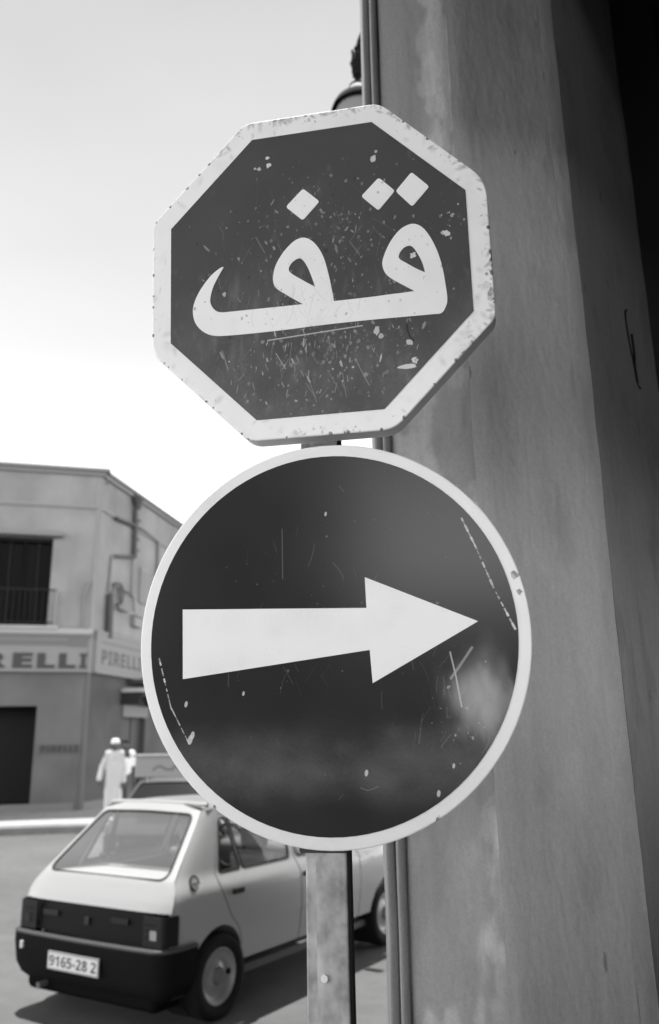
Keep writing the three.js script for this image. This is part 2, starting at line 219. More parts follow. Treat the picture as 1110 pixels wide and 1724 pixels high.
  const faded = canvasTexture(1024, 320, (c, w, h) => { c.fillStyle = css(0.2); c.fillRect(0, 0, w, h); const r = rng(5); for (let i = 0; i < 500; i++) { c.fillStyle = css(0.14 + 0.14 * r(), 0.22); c.fillRect(r() * w, r() * h, 8 + r() * 60, 2 + r() * 10); } c.fillStyle = css(0.13); c.fillRect(60, 60, w - 140, 14); c.font = 'bold 170px sans-serif'; c.fillStyle = css(0.07); c.textBaseline = 'alphabetic'; const tw = c.measureText('PIRELLI').width; c.save(); c.translate(60, 255); c.scale((w - 150) / tw, 1); c.fillText('PIRELLI', 0, 0); c.restore(); });
  const bg = inR(planarUV(new THREE.PlaneGeometry(3.25, 1.0), 1 / 3.25, 0.5, 0.5)); { const u = bg.attributes.uv; for (let i = 0; i < u.count; i++) u.setY(i, (u.getY(i) - 0.5) * 3.25 + 0.5); }
  const Z = (geo) => { const v = [Math.cos(aR), Math.sin(aR)]; return geo.translate(dR[0] * 1.8 + v[0] * 0.145, y(4.17), dR[1] * 1.8 + v[1] * 0.145); };
  part('lettering', Z(bg), new THREE.MeshStandardMaterial({ map: faded, roughness: 0.85 }), s2);
  part('board', inR(box(3.3, 1.04, 0.1, 1.8, y(4.17), 0.09)), mat(0.22, 0.85), s2);
  part('frame', [inR(box(3.44, 0.06, 0.14, 1.8, y(4.72), 0.09)), inR(box(0.06, 1.1, 0.14, 0.13, y(4.17), 0.09)), inR(box(3.44, 0.04, 0.14, 1.8, y(3.635), 0.09))], pipePale, s2);
  const s3 = thing('shop_sign', 'blank white signboard on the side wall beside the faded one', 'sign', [P0[0], 0.15, P0[1]]);
  part('board', inR(box(3.4, 0.86, 0.1, 5.28, y(4.08), 0.16, 0.01)), mat(0.85, 0.6), s3); part('frame', inR(box(3.46, 0.05, 0.14, 5.28, y(4.54), 0.16)), pipePale, s3);
  const pl = thing('wall_plaque', 'small dark lettered PIRELLI plate on the wall beside the dark doorway', 'sign', [P0[0], 0.15, P0[1]]);
  const plm = canvasTexture(512, 112, (c, w, h) => { c.fillStyle = css(0.06); c.fillRect(0, 0, w, h); c.fillStyle = css(0.008); c.font = 'bold 100px sans-serif'; const tw = c.measureText('PIRELLI').width; c.save(); c.translate(16, 92); c.scale((w - 32) / tw, 1); c.fillText('PIRELLI', 0, 0); c.restore(); });
  const pg = new THREE.PlaneGeometry(1.0, 0.22).translate(-0.6, y(1.67), 0.034); part('lettering', inL(pg), new THREE.MeshStandardMaterial({ map: plm, roughness: 0.6 }), pl); part('plate', inL(box(1.04, 0.25, 0.03, -0.6, y(1.67), 0.016)), mat(0.12, 0.6), pl);
}
// houses the round sign mirrors, behind the viewer
{
  const h1 = thing('house', 'dark plain house behind the viewer, mirrored on the left of the round sign', 'house', [-14.5, 0, 19]);
  const wm = plaster(0.05, 71);
  part('wall', box(9.6, 8.6, 2, 0, 4.3, 1), wm, h1);
  part('roof', box(10, 0.25, 2.6, 0, 8.72, 0.9), corniceMat, h1);
  for (const x of [-2.2, 0.2, 2.4]) { const w = part('window', box(1.3, 1.9, 0.08, x, 6, -0.02), darkMat, h1); part('sill', box(1.6, 0.1, 0.24, x, 4.98, -0.1), corniceMat, w); }
  for (const x of [-1.6, 2]) part('door', box(1.7, 2.7, 0.08, x, 1.35, -0.03), darkMat, h1);
  const h2 = thing('wall', 'low grey yard wall behind the viewer, mirrored on the right of the round sign', 'wall', [0, 0, 19.4]);
  part('masonry', box(10.4, 3.1, 0.35, -4.4, 1.55, 0), wm, h2); part('coping', box(10.6, 0.12, 0.5, -4.4, 3.16, 0), corniceMat, h2);
}

// ---------------------------------------------------------------- arcade and pillar
const blackish = mat(0.035, 0.9);
{
  const g = thing('arcade', 'unlit arcade with dark ceiling and walls behind the big pillar', 'building', [0, 0, 0]);
  part('ceiling', [box(5.75, 0.2, 7.4, 2.175, 4.45, 2.35), box(4.6, 0.2, 5.4, 2.78, 4.449, -4.35)], blackish, g);  // first slab is extended out of view over the viewer to shade the pillar
  part('shade_beam', [box(5.3, 0.95, 0.16, 2.45, 3.87, -0.9, 0.02), box(4.7, 1.75, 0.2, 2.75, 3.5, 0.75, 0.02)], plaster(0.12, 79), g);  // unseen beams, added to darken the upper part of the pillar
  part('shade_wall', box(4.9, 1.8, 0.2, 2.6, 1.04, 0.55, 0.02), plaster(0.1, 83), g);  // unseen low wall, added to keep light off the pillar foot
  part('back_wall', box(0.3, 4.9, 12, 5.17, 2.3, -1.6), blackish, g);
  part('end_wall', [box(4.2, 4.9, 0.3, 3.1, 2.3, -7.4), box(0.2, 4.5, 5.0, 1.05, 2.26, -4.8)], blackish, g);
  part('upper_wall', [box(0.4, 3.2, 6.3, 0.42, 6.16, 0.75)], plaster(0.4, 77), g);
  part('floor', box(4.6, 0.02, 11, 3.3, 0.151, -1.8), mat(0.08, 0.6), g);
}
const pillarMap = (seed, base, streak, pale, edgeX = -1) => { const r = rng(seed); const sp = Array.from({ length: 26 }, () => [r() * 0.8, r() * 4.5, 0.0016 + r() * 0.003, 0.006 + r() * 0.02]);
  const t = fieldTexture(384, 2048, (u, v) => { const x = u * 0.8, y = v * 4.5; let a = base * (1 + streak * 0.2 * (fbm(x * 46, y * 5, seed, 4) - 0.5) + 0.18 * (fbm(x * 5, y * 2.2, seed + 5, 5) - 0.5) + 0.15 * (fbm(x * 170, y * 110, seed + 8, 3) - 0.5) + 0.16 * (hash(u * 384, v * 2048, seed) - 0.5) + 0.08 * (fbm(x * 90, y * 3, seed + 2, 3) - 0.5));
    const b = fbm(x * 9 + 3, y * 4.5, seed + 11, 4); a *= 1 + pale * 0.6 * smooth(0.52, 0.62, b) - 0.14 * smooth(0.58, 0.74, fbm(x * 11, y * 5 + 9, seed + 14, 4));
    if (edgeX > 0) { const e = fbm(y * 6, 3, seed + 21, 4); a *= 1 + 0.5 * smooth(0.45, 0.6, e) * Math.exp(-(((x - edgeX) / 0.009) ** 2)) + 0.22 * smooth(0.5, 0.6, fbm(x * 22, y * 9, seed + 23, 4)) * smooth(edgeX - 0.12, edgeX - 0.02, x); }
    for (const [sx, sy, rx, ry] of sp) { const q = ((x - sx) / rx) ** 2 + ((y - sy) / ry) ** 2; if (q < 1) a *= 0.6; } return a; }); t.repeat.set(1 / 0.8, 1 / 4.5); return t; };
const pillarBump = fieldTexture(384, 2048, (u, v) => 0.5 + 0.55 * (fbm(u * 50, v * 90, 81, 4) - 0.5) + 0.35 * (fbm(u * 9, v * 30, 84, 4) - 0.5), { data: true }); pillarBump.repeat.set(1 / 0.8, 1 / 4.5);
{
  const g = thing('pillar', 'massive faceted grey plaster pillar behind the two road signs', 'pillar', [0, 0.14, 0]);
  const at = (k, z) => [-k * z, z];
  const V = { l2: at(0.164 / 2.0, -1.83), l3: [0.329, -1.75], l4: at(0.63 / 1.8, -1.84), l5: at(0.941 / 2.15, -2.3), bk: [0.98, -2.75], bl: [0.19, -2.7] };
  // one face: strip between two plan points with slightly wavering plaster edges
  function face(a, b, seed, h = 4.2) {
    const nx = 14, ny = 90, pos = [], uv = [], idx = []; const dx = b[0] - a[0], dz = b[1] - a[1], L = Math.hypot(dx, dz), n = [-dz / L, dx / L];
    for (let j = 0; j <= ny; j++) for (let i = 0; i <= nx; i++) {
      const u = i / nx, y = j / ny * h; const edgeA = 0.006 * (fbm(y * 5, 1, a[0] * 1000, 4) - 0.5), edgeB = 0.006 * (fbm(y * 5, 1, b[0] * 1000, 4) - 0.5);
      const w = lerp(edgeA, edgeB, u), bulge = 0.004 * (fbm(u * 3 + 5, y * 2, seed, 3) - 0.5) * Math.sin(Math.PI * u) * 2 - 0.006 * (Math.exp(-u * L / 0.012) + Math.exp(-(1 - u) * L / 0.012));
      pos.push(a[0] + dx * u + w, y, a[1] + dz * u + bulge * Math.abs(n[1]) + w * 0.3); uv.push(u * L + seed * 0.13, y);
    }
    for (let j = 0; j < ny; j++) for (let i = 0; i < nx; i++) { const k = j * (nx + 1) + i; idx.push(k, k + 1, k + nx + 1, k + 1, k + nx + 2, k + nx + 1); }
    const q = new THREE.BufferGeometry(); q.setAttribute('position', new THREE.Float32BufferAttribute(pos, 3)); q.setAttribute('uv', new THREE.Float32BufferAttribute(uv, 2)); q.setIndex(idx); q.computeVertexNormals(); return q;
  }
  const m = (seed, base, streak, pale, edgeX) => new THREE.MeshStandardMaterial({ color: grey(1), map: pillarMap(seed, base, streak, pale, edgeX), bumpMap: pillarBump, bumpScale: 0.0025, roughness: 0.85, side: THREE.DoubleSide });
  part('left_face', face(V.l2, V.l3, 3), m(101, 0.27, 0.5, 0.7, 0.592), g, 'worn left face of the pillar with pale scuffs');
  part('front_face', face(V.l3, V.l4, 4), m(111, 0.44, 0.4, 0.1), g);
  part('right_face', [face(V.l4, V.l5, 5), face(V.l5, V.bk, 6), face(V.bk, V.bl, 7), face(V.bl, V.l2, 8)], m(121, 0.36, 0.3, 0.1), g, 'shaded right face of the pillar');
  { const c0 = at(0.409, -2.125), dx = 0.62, dz = -0.785, P = (u, y) => [c0[0] + dx * u - 0.004, y, c0[1] + dz * u + 0.006]; part('wire', [tube([P(-0.012, 2.89), P(-0.03, 2.87), P(-0.026, 2.8), P(-0.008, 2.73), P(0.004, 2.67), P(0.03, 2.66)], 0.0032, 30, 6), tube([P(0.006, 2.82), P(0.008, 2.76), P(0.0, 2.72), P(0.006, 2.67)], 0.005, 20, 6)], mat(0.015, 0.8), g, 'bent dark wire on the shaded face'); }
  const mm = m(131, 0.16, 0.6, 0.2);
  const strip = (x, z, r, seed) => { const s = new THREE.Shape(roundPoly([[x - r, -z - 0.06], [x + r, -z - 0.06], [x + r, -z + 0.06], [x - r, -z + 0.06]], 0.009, 4).map((p) => new THREE.Vector2(...p))); const e = new THREE.ExtrudeGeometry(s, { depth: 4.2, bevelEnabled: false, steps: 60 }); e.rotateX(-Math.PI / 2); const p = e.attributes.position; for (let i = 0; i < p.count; i++) p.setX(i, p.getX(i) + 0.0035 * (fbm(p.getY(i) * 6, 2, seed, 4) - 0.5)); return e; };
  part('moulding', strip(0.1212, -1.92, 0.0105, 5), mm, g);
  part('moulding', strip(0.1405, -1.885, 0.0098, 9), mm, g);
}
// ---------------------------------------------------------------- street lantern hanging beyond the pillar
{
  const g = thing('street_lantern', 'ornate black hanging street lantern half hidden behind the pillar top', 'lamp', [0.212, 0, -4.2]);
  const iron = mat(0.008, 0.95);
  const lathe = (pts, n = 24) => new THREE.LatheGeometry(pts.map((p) => new THREE.Vector2(...p)), n);
  const fin = lathe([[0.012, 5.745], [0.06, 5.745], [0.055, 5.757], [0.03, 5.772], [0.012, 5.79], [0.011, 5.81], [0.024, 5.83], [0.036, 5.87], [0.041, 5.92], [0.038, 5.96], [0.03, 6.0], [0.01, 6.04], [0, 6.05]], 28);
  const leaves = []; for (let k = 0; k < 5; k++) for (let j = 0; j < 6; j++) { const a = j / 6 * Math.PI * 2 + k * 0.5, y = 5.84 + k * 0.045, r = tab([[5.83, 0.024], [5.92, 0.04], [6.03, 0.03], [6.12, 0.018]], y); const s = new THREE.SphereGeometry(0.012, 6, 5); s.scale(0.7, 1.6, 0.9); leaves.push(s.translate(Math.cos(a) * r, y, Math.sin(a) * r)); }
  part('finial', [fin, ...leaves], iron, g);
  part('collar', lathe([[0.0, 5.744], [0.055, 5.742], [0.062, 5.72], [0.06, 5.7], [0.05, 5.69]]), mat(0.8, 0.4), g);
  part('hood', lathe([[0.03, 5.70], [0.07, 5.69], [0.11, 5.665], [0.145, 5.63], [0.16, 5.6], [0.17, 5.57], [0.165, 5.565], [0.13, 5.6]], 32), iron, g);
  part('globe', lathe([[0.14, 5.58], [0.15, 5.5], [0.13, 5.4], [0.07, 5.33], [0.0, 5.31]], 24), mat(0.2, 0.3), g);
  part('arm', [tube([[0.004, 6.0, 0], [0.03, 6.1, 0.02], [0.075, 6.2, 0.1], [0.14, 6.3, 0.7], [0.2, 6.3, 1.6], [0.21, 6.28, 2.2]], 0.026, 50, 10)], iron, g);
}

// ---------------------------------------------------------------- the road signs and their post
const rs = rng(77);
function wear(c, k, n, len, l, a0, cx, cy, sx, sy, tall = 1) { for (let i = 0; i < n; i++) { const g2 = () => (rs() + rs() + rs() - 1.5) / 1.5; const x = cx + g2() * sx, y = cy + g2() * sy, L = len * (0.3 + rs()); const ang = Math.PI / 2 + (rs() - 0.5) * (tall ? 1.5 : 6); c.strokeStyle = css(l * (0.75 + 0.4 * rs()), a0 * (0.2 + 0.8 * rs())); c.lineWidth = k * (0.0006 + 0.0022 * rs() * rs()); c.lineCap = 'round'; c.beginPath(); c.moveTo(x * k, y * k); c.quadraticCurveTo((x + Math.cos(ang) * L * 0.5 + g2() * 0.008) * k, (y + Math.sin(ang) * L * 0.5) * k, (x + Math.cos(ang) * L) * k, (y + Math.sin(ang) * L) * k); c.stroke(); } }
function flecks(c, k, n, r0, l, a0, cx, cy, sx, sy) { for (let i = 0; i < n; i++) { const g2 = () => (rs() + rs() + rs() - 1.5) / 1.5; const x = cx + g2() * sx, y = cy + g2() * sy; const r = r0 * (0.25 + rs() * rs() * 1.2); c.fillStyle = css(l, a0 * (0.2 + 0.8 * rs())); c.beginPath(); const m = 5 + Math.floor(rs() * 4); for (let j = 0; j <= m; j++) { const a = j / m * Math.PI * 2, q = r * (0.5 + rs() * 0.7); const X = (x + Math.cos(a) * q) * k, Y = (y + Math.sin(a) * q * 1.25) * k; j ? c.lineTo(X, Y) : c.moveTo(X, Y); } c.fill(); } }
function blur(c, x, y, r, l, a) { const g = c.createRadialGradient(x, y, 0, x, y, r); g.addColorStop(0, css(l, a)); g.addColorStop(0.5, css(l, a * 0.5)); g.addColorStop(1, css(l, 0)); c.fillStyle = g; c.fillRect(x - r, y - r, 2 * r, 2 * r); }
const SIZE = 1400;
// the octagon's print: canvas x to the right, y downwards, centre in the middle, 0.7 m wide
function octCanvas(paint) { return canvasTexture(SIZE, SIZE, (c) => { const k = SIZE / 0.7; c.save(); c.translate(SIZE / 2, SIZE / 2); paint(c, k); c.restore(); }); }
const octDark = octCanvas((c, k) => {
  c.fillStyle = css(0.06); c.fillRect(-SIZE, -SIZE, 2 * SIZE, 2 * SIZE);
  for (let i = 0; i < 260; i++) { const x = (rs() - 0.5) * SIZE, y = (rs() - 0.5) * SIZE; blur(c, x, y, 20 + rs() * 110, rs() < 0.5 ? 0.09 : 0.035, 0.12); }
  for (let i = 0; i < 420; i++) { const x = (rs() - 0.5) * SIZE, y = (-0.05 + 0.5 * Math.sqrt(rs())) * SIZE; blur(c, x, y, 20 + rs() * 120, 0.24, 0.055); }
  for (let i = 0; i < 500; i++) { const x = (rs() - 0.5) * SIZE * 0.8, y = (-0.4 + 0.8 * Math.sqrt(rs())) * SIZE; c.save(); c.translate(x, y); c.scale(0.4 + rs() * 0.4, 1); blur(c, 0, 0, 6 + rs() * 26, 0.34, 0.16 * rs()); c.restore(); }   // road dust and abrasion lower down
  wear(c, k, 60, 0.02, 0.4, 0.3, 0.0, 0.16, 0.28, 0.16); wear(c, k, 22, 0.045, 0.6, 0.55, -0.05, 0.15, 0.2, 0.15);
  wear(c, k, 70, 0.025, 0.3, 0.25, 0, -0.06, 0.26, 0.2); wear(c, k, 30, 0.03, 0.5, 0.4, -0.08, 0.02, 0.2, 0.2); wear(c, k, 18, 0.03, 0.4, 0.4, 0.1, 0.0, 0.2, 0.2, 0);
  flecks(c, k, 420, 0.0035, 0.6, 0.45, 0.02, 0.12, 0.26, 0.2); flecks(c, k, 160, 0.0028, 0.5, 0.5, 0, -0.1, 0.3, 0.16);
  flecks(c, k, 60, 0.004, 0.03, 0.7, 0, 0, 0.3, 0.3);
  flecks(c, k, 13, 0.005, 0.7, 0.8, 0.245, -0.07, 0.035, 0.08);
  const chip = (x, y, rx, ry, l = 0.75, rot = 0.3) => { c.save(); c.translate(x * k, y * k); c.rotate(rot); c.fillStyle = css(l, 0.92); c.beginPath(); const n = 11; for (let j = 0; j <= n; j++) { const a = j / n * Math.PI * 2, q = 0.6 + 0.55 * hash(j % n, Math.round(x * 999), 7); const X = Math.cos(a) * rx * q * k, Y = Math.sin(a) * ry * q * k; j ? c.lineTo(X, Y) : c.moveTo(X, Y); } c.fill(); c.restore(); };
  for (const a of [[0.235, -0.036, 0.008, 0.0065], [-0.082, -0.215, 0.005, 0.007], [-0.084, -0.23, 0.005, 0.004], [-0.1, -0.21, 0.004, 0.004, 0.5], [-0.108, -0.212, 0.003, 0.003, 0.5], [0.175, -0.002, 0.0062, 0.0066], [0.113, -0.198, 0.005, 0.01, 0.65], [0.118, -0.212, 0.003, 0.004, 0.5], [-0.17, 0.03, 0.004, 0.005, 0.5], [0.155, 0.2, 0.018, 0.0045, 0.75, 0], [0.168, 0.19, 0.006, 0.007, 0.7, 0], [0.16, 0.157, 0.008, 0.005, 0.6], [0.105, 0.13, 0.005, 0.009, 0.6], [0.112, 0.14, 0.005, 0.005, 0.5]]) chip(...a);
  // scraped patches: short upright chips and smears crowded on the lower half
  for (let i = 0; i < 120; i++) { const g2 = () => (rs() + rs() + rs() - 1.5) / 1.5; const x = 0.0 + 0.27 * g2(), y = 0.15 + 0.16 * g2(); chip(x, y, 0.0008 + 0.0036 * rs() * rs() * rs(), 0.002 + 0.014 * rs() * rs(), 0.2 + 0.45 * rs() * rs(), (rs() - 0.5) * 0.9); }
  for (let i = 0; i < 90; i++) { const g2 = () => (rs() + rs() + rs() - 1.5) / 1.5; chip(0.02 + 0.26 * g2(), -0.05 + 0.2 * g2(), 0.0008 + 0.002 * rs(), 0.002 + 0.008 * rs() * rs(), 0.16 + 0.35 * rs() * rs(), (rs() - 0.5) * 1.6); }
  for (let i = 0; i < 60; i++) { const x = (rs() - 0.5) * 0.4, y = 0.02 + rs() * 0.2; c.save(); c.translate(x * k, y * k); c.rotate((rs() - 0.5) * 0.5); c.scale(0.16 + 0.2 * rs(), 1); blur(c, 0, 0, (0.015 + 0.035 * rs()) * k, 0.4, 0.22 * rs()); c.restore(); }
  c.strokeStyle = css(0.55, 0.9); c.lineWidth = 0.0022 * k; c.beginPath(); c.moveTo(-0.09 * k, 0.127 * k); c.lineTo(0.08 * k, 0.118 * k); c.stroke();
  c.strokeStyle = css(0.02, 0.8); c.lineWidth = 0.003 * k; c.beginPath(); c.moveTo(0.158 * k, 0.125 * k); c.quadraticCurveTo(0.158 * k, 0.145 * k, 0.168 * k, 0.155 * k); c.stroke();
});
const octLight = octCanvas((c, k) => {
  c.fillStyle = css(0.88); c.fillRect(-SIZE, -SIZE, 2 * SIZE, 2 * SIZE);
  for (let i = 0; i < 240; i++) { const x = (rs() - 0.5) * SIZE, y = (rs() - 0.5) * SIZE; blur(c, x, y, 10 + rs() * 70, 0.5, 0.07); }
  for (let i = 0; i < 120; i++) { const a = rs() * 7, r = (0.285 + 0.03 * rs()) * k; c.save(); c.translate(Math.cos(a) * r, Math.sin(a) * r); c.rotate(rs() * 3); c.scale(1, 0.3 + 0.5 * rs()); blur(c, 0, 0, 6 + rs() * 26, 0.3, 0.32 * rs()); c.restore(); }
  flecks(c, k, 260, 0.0026, 0.3, 0.6, 0, 0, 0.36, 0.36); wear(c, k, 60, 0.03, 0.5, 0.4, 0, 0.06, 0.2, 0.1);
  for (let i = 0; i < 46; i++) { const a = (i / 46) * Math.PI * 2 + rs() * 0.2, q = 0.307 / Math.max(Math.abs(Math.cos(a)), Math.abs(Math.sin(a)), (Math.abs(Math.cos(a)) + Math.abs(Math.sin(a))) * 0.7071); c.fillStyle = css(0.12, 0.45 + 0.5 * rs()); c.beginPath(); c.ellipse(Math.cos(a) * q * k, Math.sin(a) * q * k, (0.001 + 0.003 * rs()) * k, (0.001 + 0.003 * rs()) * k, rs() * 3, 0, 7); c.fill(); }
  for (let i = 0; i < 130; i++) { const a = -2.2 + 2.9 * rs(), q = (0.306 - 0.014 * rs() * rs()) / Math.max(Math.abs(Math.cos(a)), Math.abs(Math.sin(a)), (Math.abs(Math.cos(a)) + Math.abs(Math.sin(a))) * 0.7071); c.save(); c.translate(Math.cos(a) * q * k, Math.sin(a) * q * k); c.rotate(rs() * 3); c.scale(1, 0.4); blur(c, 0, 0, (0.003 + 0.009 * rs()) * k, 0.14, 0.55 * rs()); c.restore(); }
  flecks(c, k, 26, 0.007, 0.12, 0.9, 0.312, 0.02, 0.012, 0.035); flecks(c, k, 10, 0.006, 0.2, 0.8, 0.303, 0.07, 0.012, 0.05); flecks(c, k, 20, 0.006, 0.3, 0.6, -0.05, -0.3, 0.1, 0.012); flecks(c, k, 20, 0.006, 0.35, 0.5, 0.02, 0.3, 0.15, 0.012);
});
const signMat = (map, rough, coat, rc) => new THREE.MeshPhysicalMaterial({ map, roughness: rough, clearcoat: coat, clearcoatRoughness: rc, side: THREE.DoubleSide });
const backMetal = mat(0.42, 0.55, { metalness: 0.2 });
function signFrame(pos, yaw, tilt, roll) { const o = new THREE.Object3D(); const e = new THREE.Matrix4().makeRotationY(yaw).multiply(new THREE.Matrix4().makeRotationX(tilt)).multiply(new THREE.Matrix4().makeRotationZ(roll)); o.position.set(...pos); o.quaternion.setFromRotationMatrix(e); return o; }
const D2R = Math.PI / 180;
const octC = [-0.0197, 2.6686, -1.2937], cirC = [-0.0088, 2.0164, -1.3337];
const film = (pts, holes, z, h = 0.0006) => { const s = new THREE.Shape(pts); for (const q of holes) s.holes.push(new THREE.Path(q)); const g = new THREE.ExtrudeGeometry(s, { depth: h, bevelEnabled: false }); return planarUV(g.translate(0, 0, z), 1 / 0.7, 0.5, 0.5); };
{
  const g = thing('stop_sign', 'weathered white bordered octagonal stop sign with white Arabic word, upper sign on the post', 'road sign', octC);
  g.quaternion.copy(signFrame(octC, -10.73 * D2R, 5.16 * D2R, 0.12 * D2R).quaternion);
  const t = Math.tan(Math.PI / 8), oct = (r) => [[-t, 1], [t, 1], [1, t], [1, -t], [t, -1], [-t, -1], [-1, -t], [-1, t]].map(([x, y]) => [x * r, y * r]);
  const RR = [0.014, 0.016, 0.03, 0.009, 0.02, 0.016, 0.022, 0.013].map((r) => r + 0.002);
  const rim = roundPoly(oct(0.309), RR, 7), q = (a) => a.map((p) => new THREE.Vector2(...p));
  // pressed plate: face and a folded back rim with a small radius
  const e = new THREE.ExtrudeGeometry(new THREE.Shape(q(roundPoly(oct(0.306), RR, 7))), { depth: 0.001, bevelEnabled: true, bevelSize: 0.003, bevelThickness: 0.003, bevelSegments: 3 });
  part('plate', planarUV(e.translate(0, 0, -0.004), 1 / 0.7, 0.5, 0.5), signMat(octLight, 0.5, 0.15, 0.3), g);
  const fl = []; { const pos = [], idx = [], R = rim.length; for (let j = 0; j < 2; j++) for (const [x, y] of rim) pos.push(x, y, j ? -0.042 : -0.003); for (let i = 0; i < R; i++) { const a = i, b = (i + 1) % R; idx.push(a, b, a + R, b, b + R, a + R); } const b = new THREE.BufferGeometry(); b.setAttribute('position', new THREE.Float32BufferAttribute(pos, 3)); b.setIndex(idx); b.computeVertexNormals(); fl.push(b); }
  part('rim', fl, mat(0.72, 0.6), g);
  part('dark_panel', film(q(oct(0.272)), [], 0.0006, 0.0004), new THREE.MeshPhysicalMaterial({ map: octDark, roughness: 0.55, specularIntensity: 0.5, side: THREE.DoubleSide }), g, 'scratched dark field of the sign');
  const G = [-170, 23, -184, 0, -192, -17, -196, -34, -196, -44, -191, -55, -182, -63, -170, -65, -145, -65, -57, -66, -24, -66, -40, -55, -56, -43, -71, -32, -77, -22, -78, -9, -75, 8, -68, 23, -57, 39, -43, 53, -32, 60, -19, 62, -7, 56, 4, 44, 13, 27, 19, 9, 25, -20, 29, -45, 32, -67, 103, -67, 129, -66, 156, -66, 174, -65];
  const G2 = [147, -46, 131, -34, 123, -23, 120, -10, 121, 0, 129, 20, 139, 37, 153, 53, 166, 60, 179, 62, 193, 54, 203, 39, 211, 22, 219, -1, 225, -30, 228, -61, 230, -89, 225, -103, 218, -112, 205, -111, 192, -111, 98, -109, 6, -109, -58, -111, -123, -111, -171, -110, -190, -108, -206, -101, -219, -89, -227, -75, -230, -55, -226, -37, -217, -19, -204, -1, -191, 13, -174, 24];
  const H1 = [-25, 23, -16, 9, -10, -6, -5, -22, -1, -36, -23, -21, -47, -3, -49, 5, -44, 14, -35, 21], H2 = [174, 21, 185, 0, 191, -16, 194, -33, 179, -24, 162, -11, 151, -3, 149, 3, 154, 13, 162, 20];
  // soften the traced outline except at its sharp corners
  const soft = (v) => { const o = []; const n = v.length; for (let i = 0; i < n; i++) { const a = v[(i + n - 1) % n], p = v[i], b = v[(i + 1) % n]; const d1 = p.clone().sub(a), d2 = b.clone().sub(p); const c = d1.dot(d2) / (d1.length() * d2.length() || 1); if (c > 0.3) { o.push(p.clone().multiplyScalar(0.75).addScaledVector(a, 0.25), p.clone().multiplyScalar(0.75).addScaledVector(b, 0.25)); } else o.push(p); } return o; };
  const white = signMat(octLight, 0.45, 0.15, 0.3);
  part('lettering', film(soft(soft(pairs([...G, ...G2]))), [soft(soft(pairs(H1))), soft(soft(pairs(H2)))], 0.0012), white, g, 'white Arabic word on the sign');
  for (const d of [[-18, 158, 12, 128, -20, 95, -51, 126], [121, 159, 149, 129, 118, 95, 88, 127], [180, 161, 210, 128, 178, 94, 150, 128]]) part('dot', film(roundPoly(pairs(d).map((p) => [p.x, p.y]), 0.005, 3).map((p) => new THREE.Vector2(...p)), [], 0.0012), white, g);
  for (const q of [box(0.3, 0.035, 0.02, 0.01, 0.2, -0.024), box(0.3, 0.035, 0.02, 0.01, -0.2, -0.024)]) part('bracket', q, mat(0.05, 0.6), g);
}
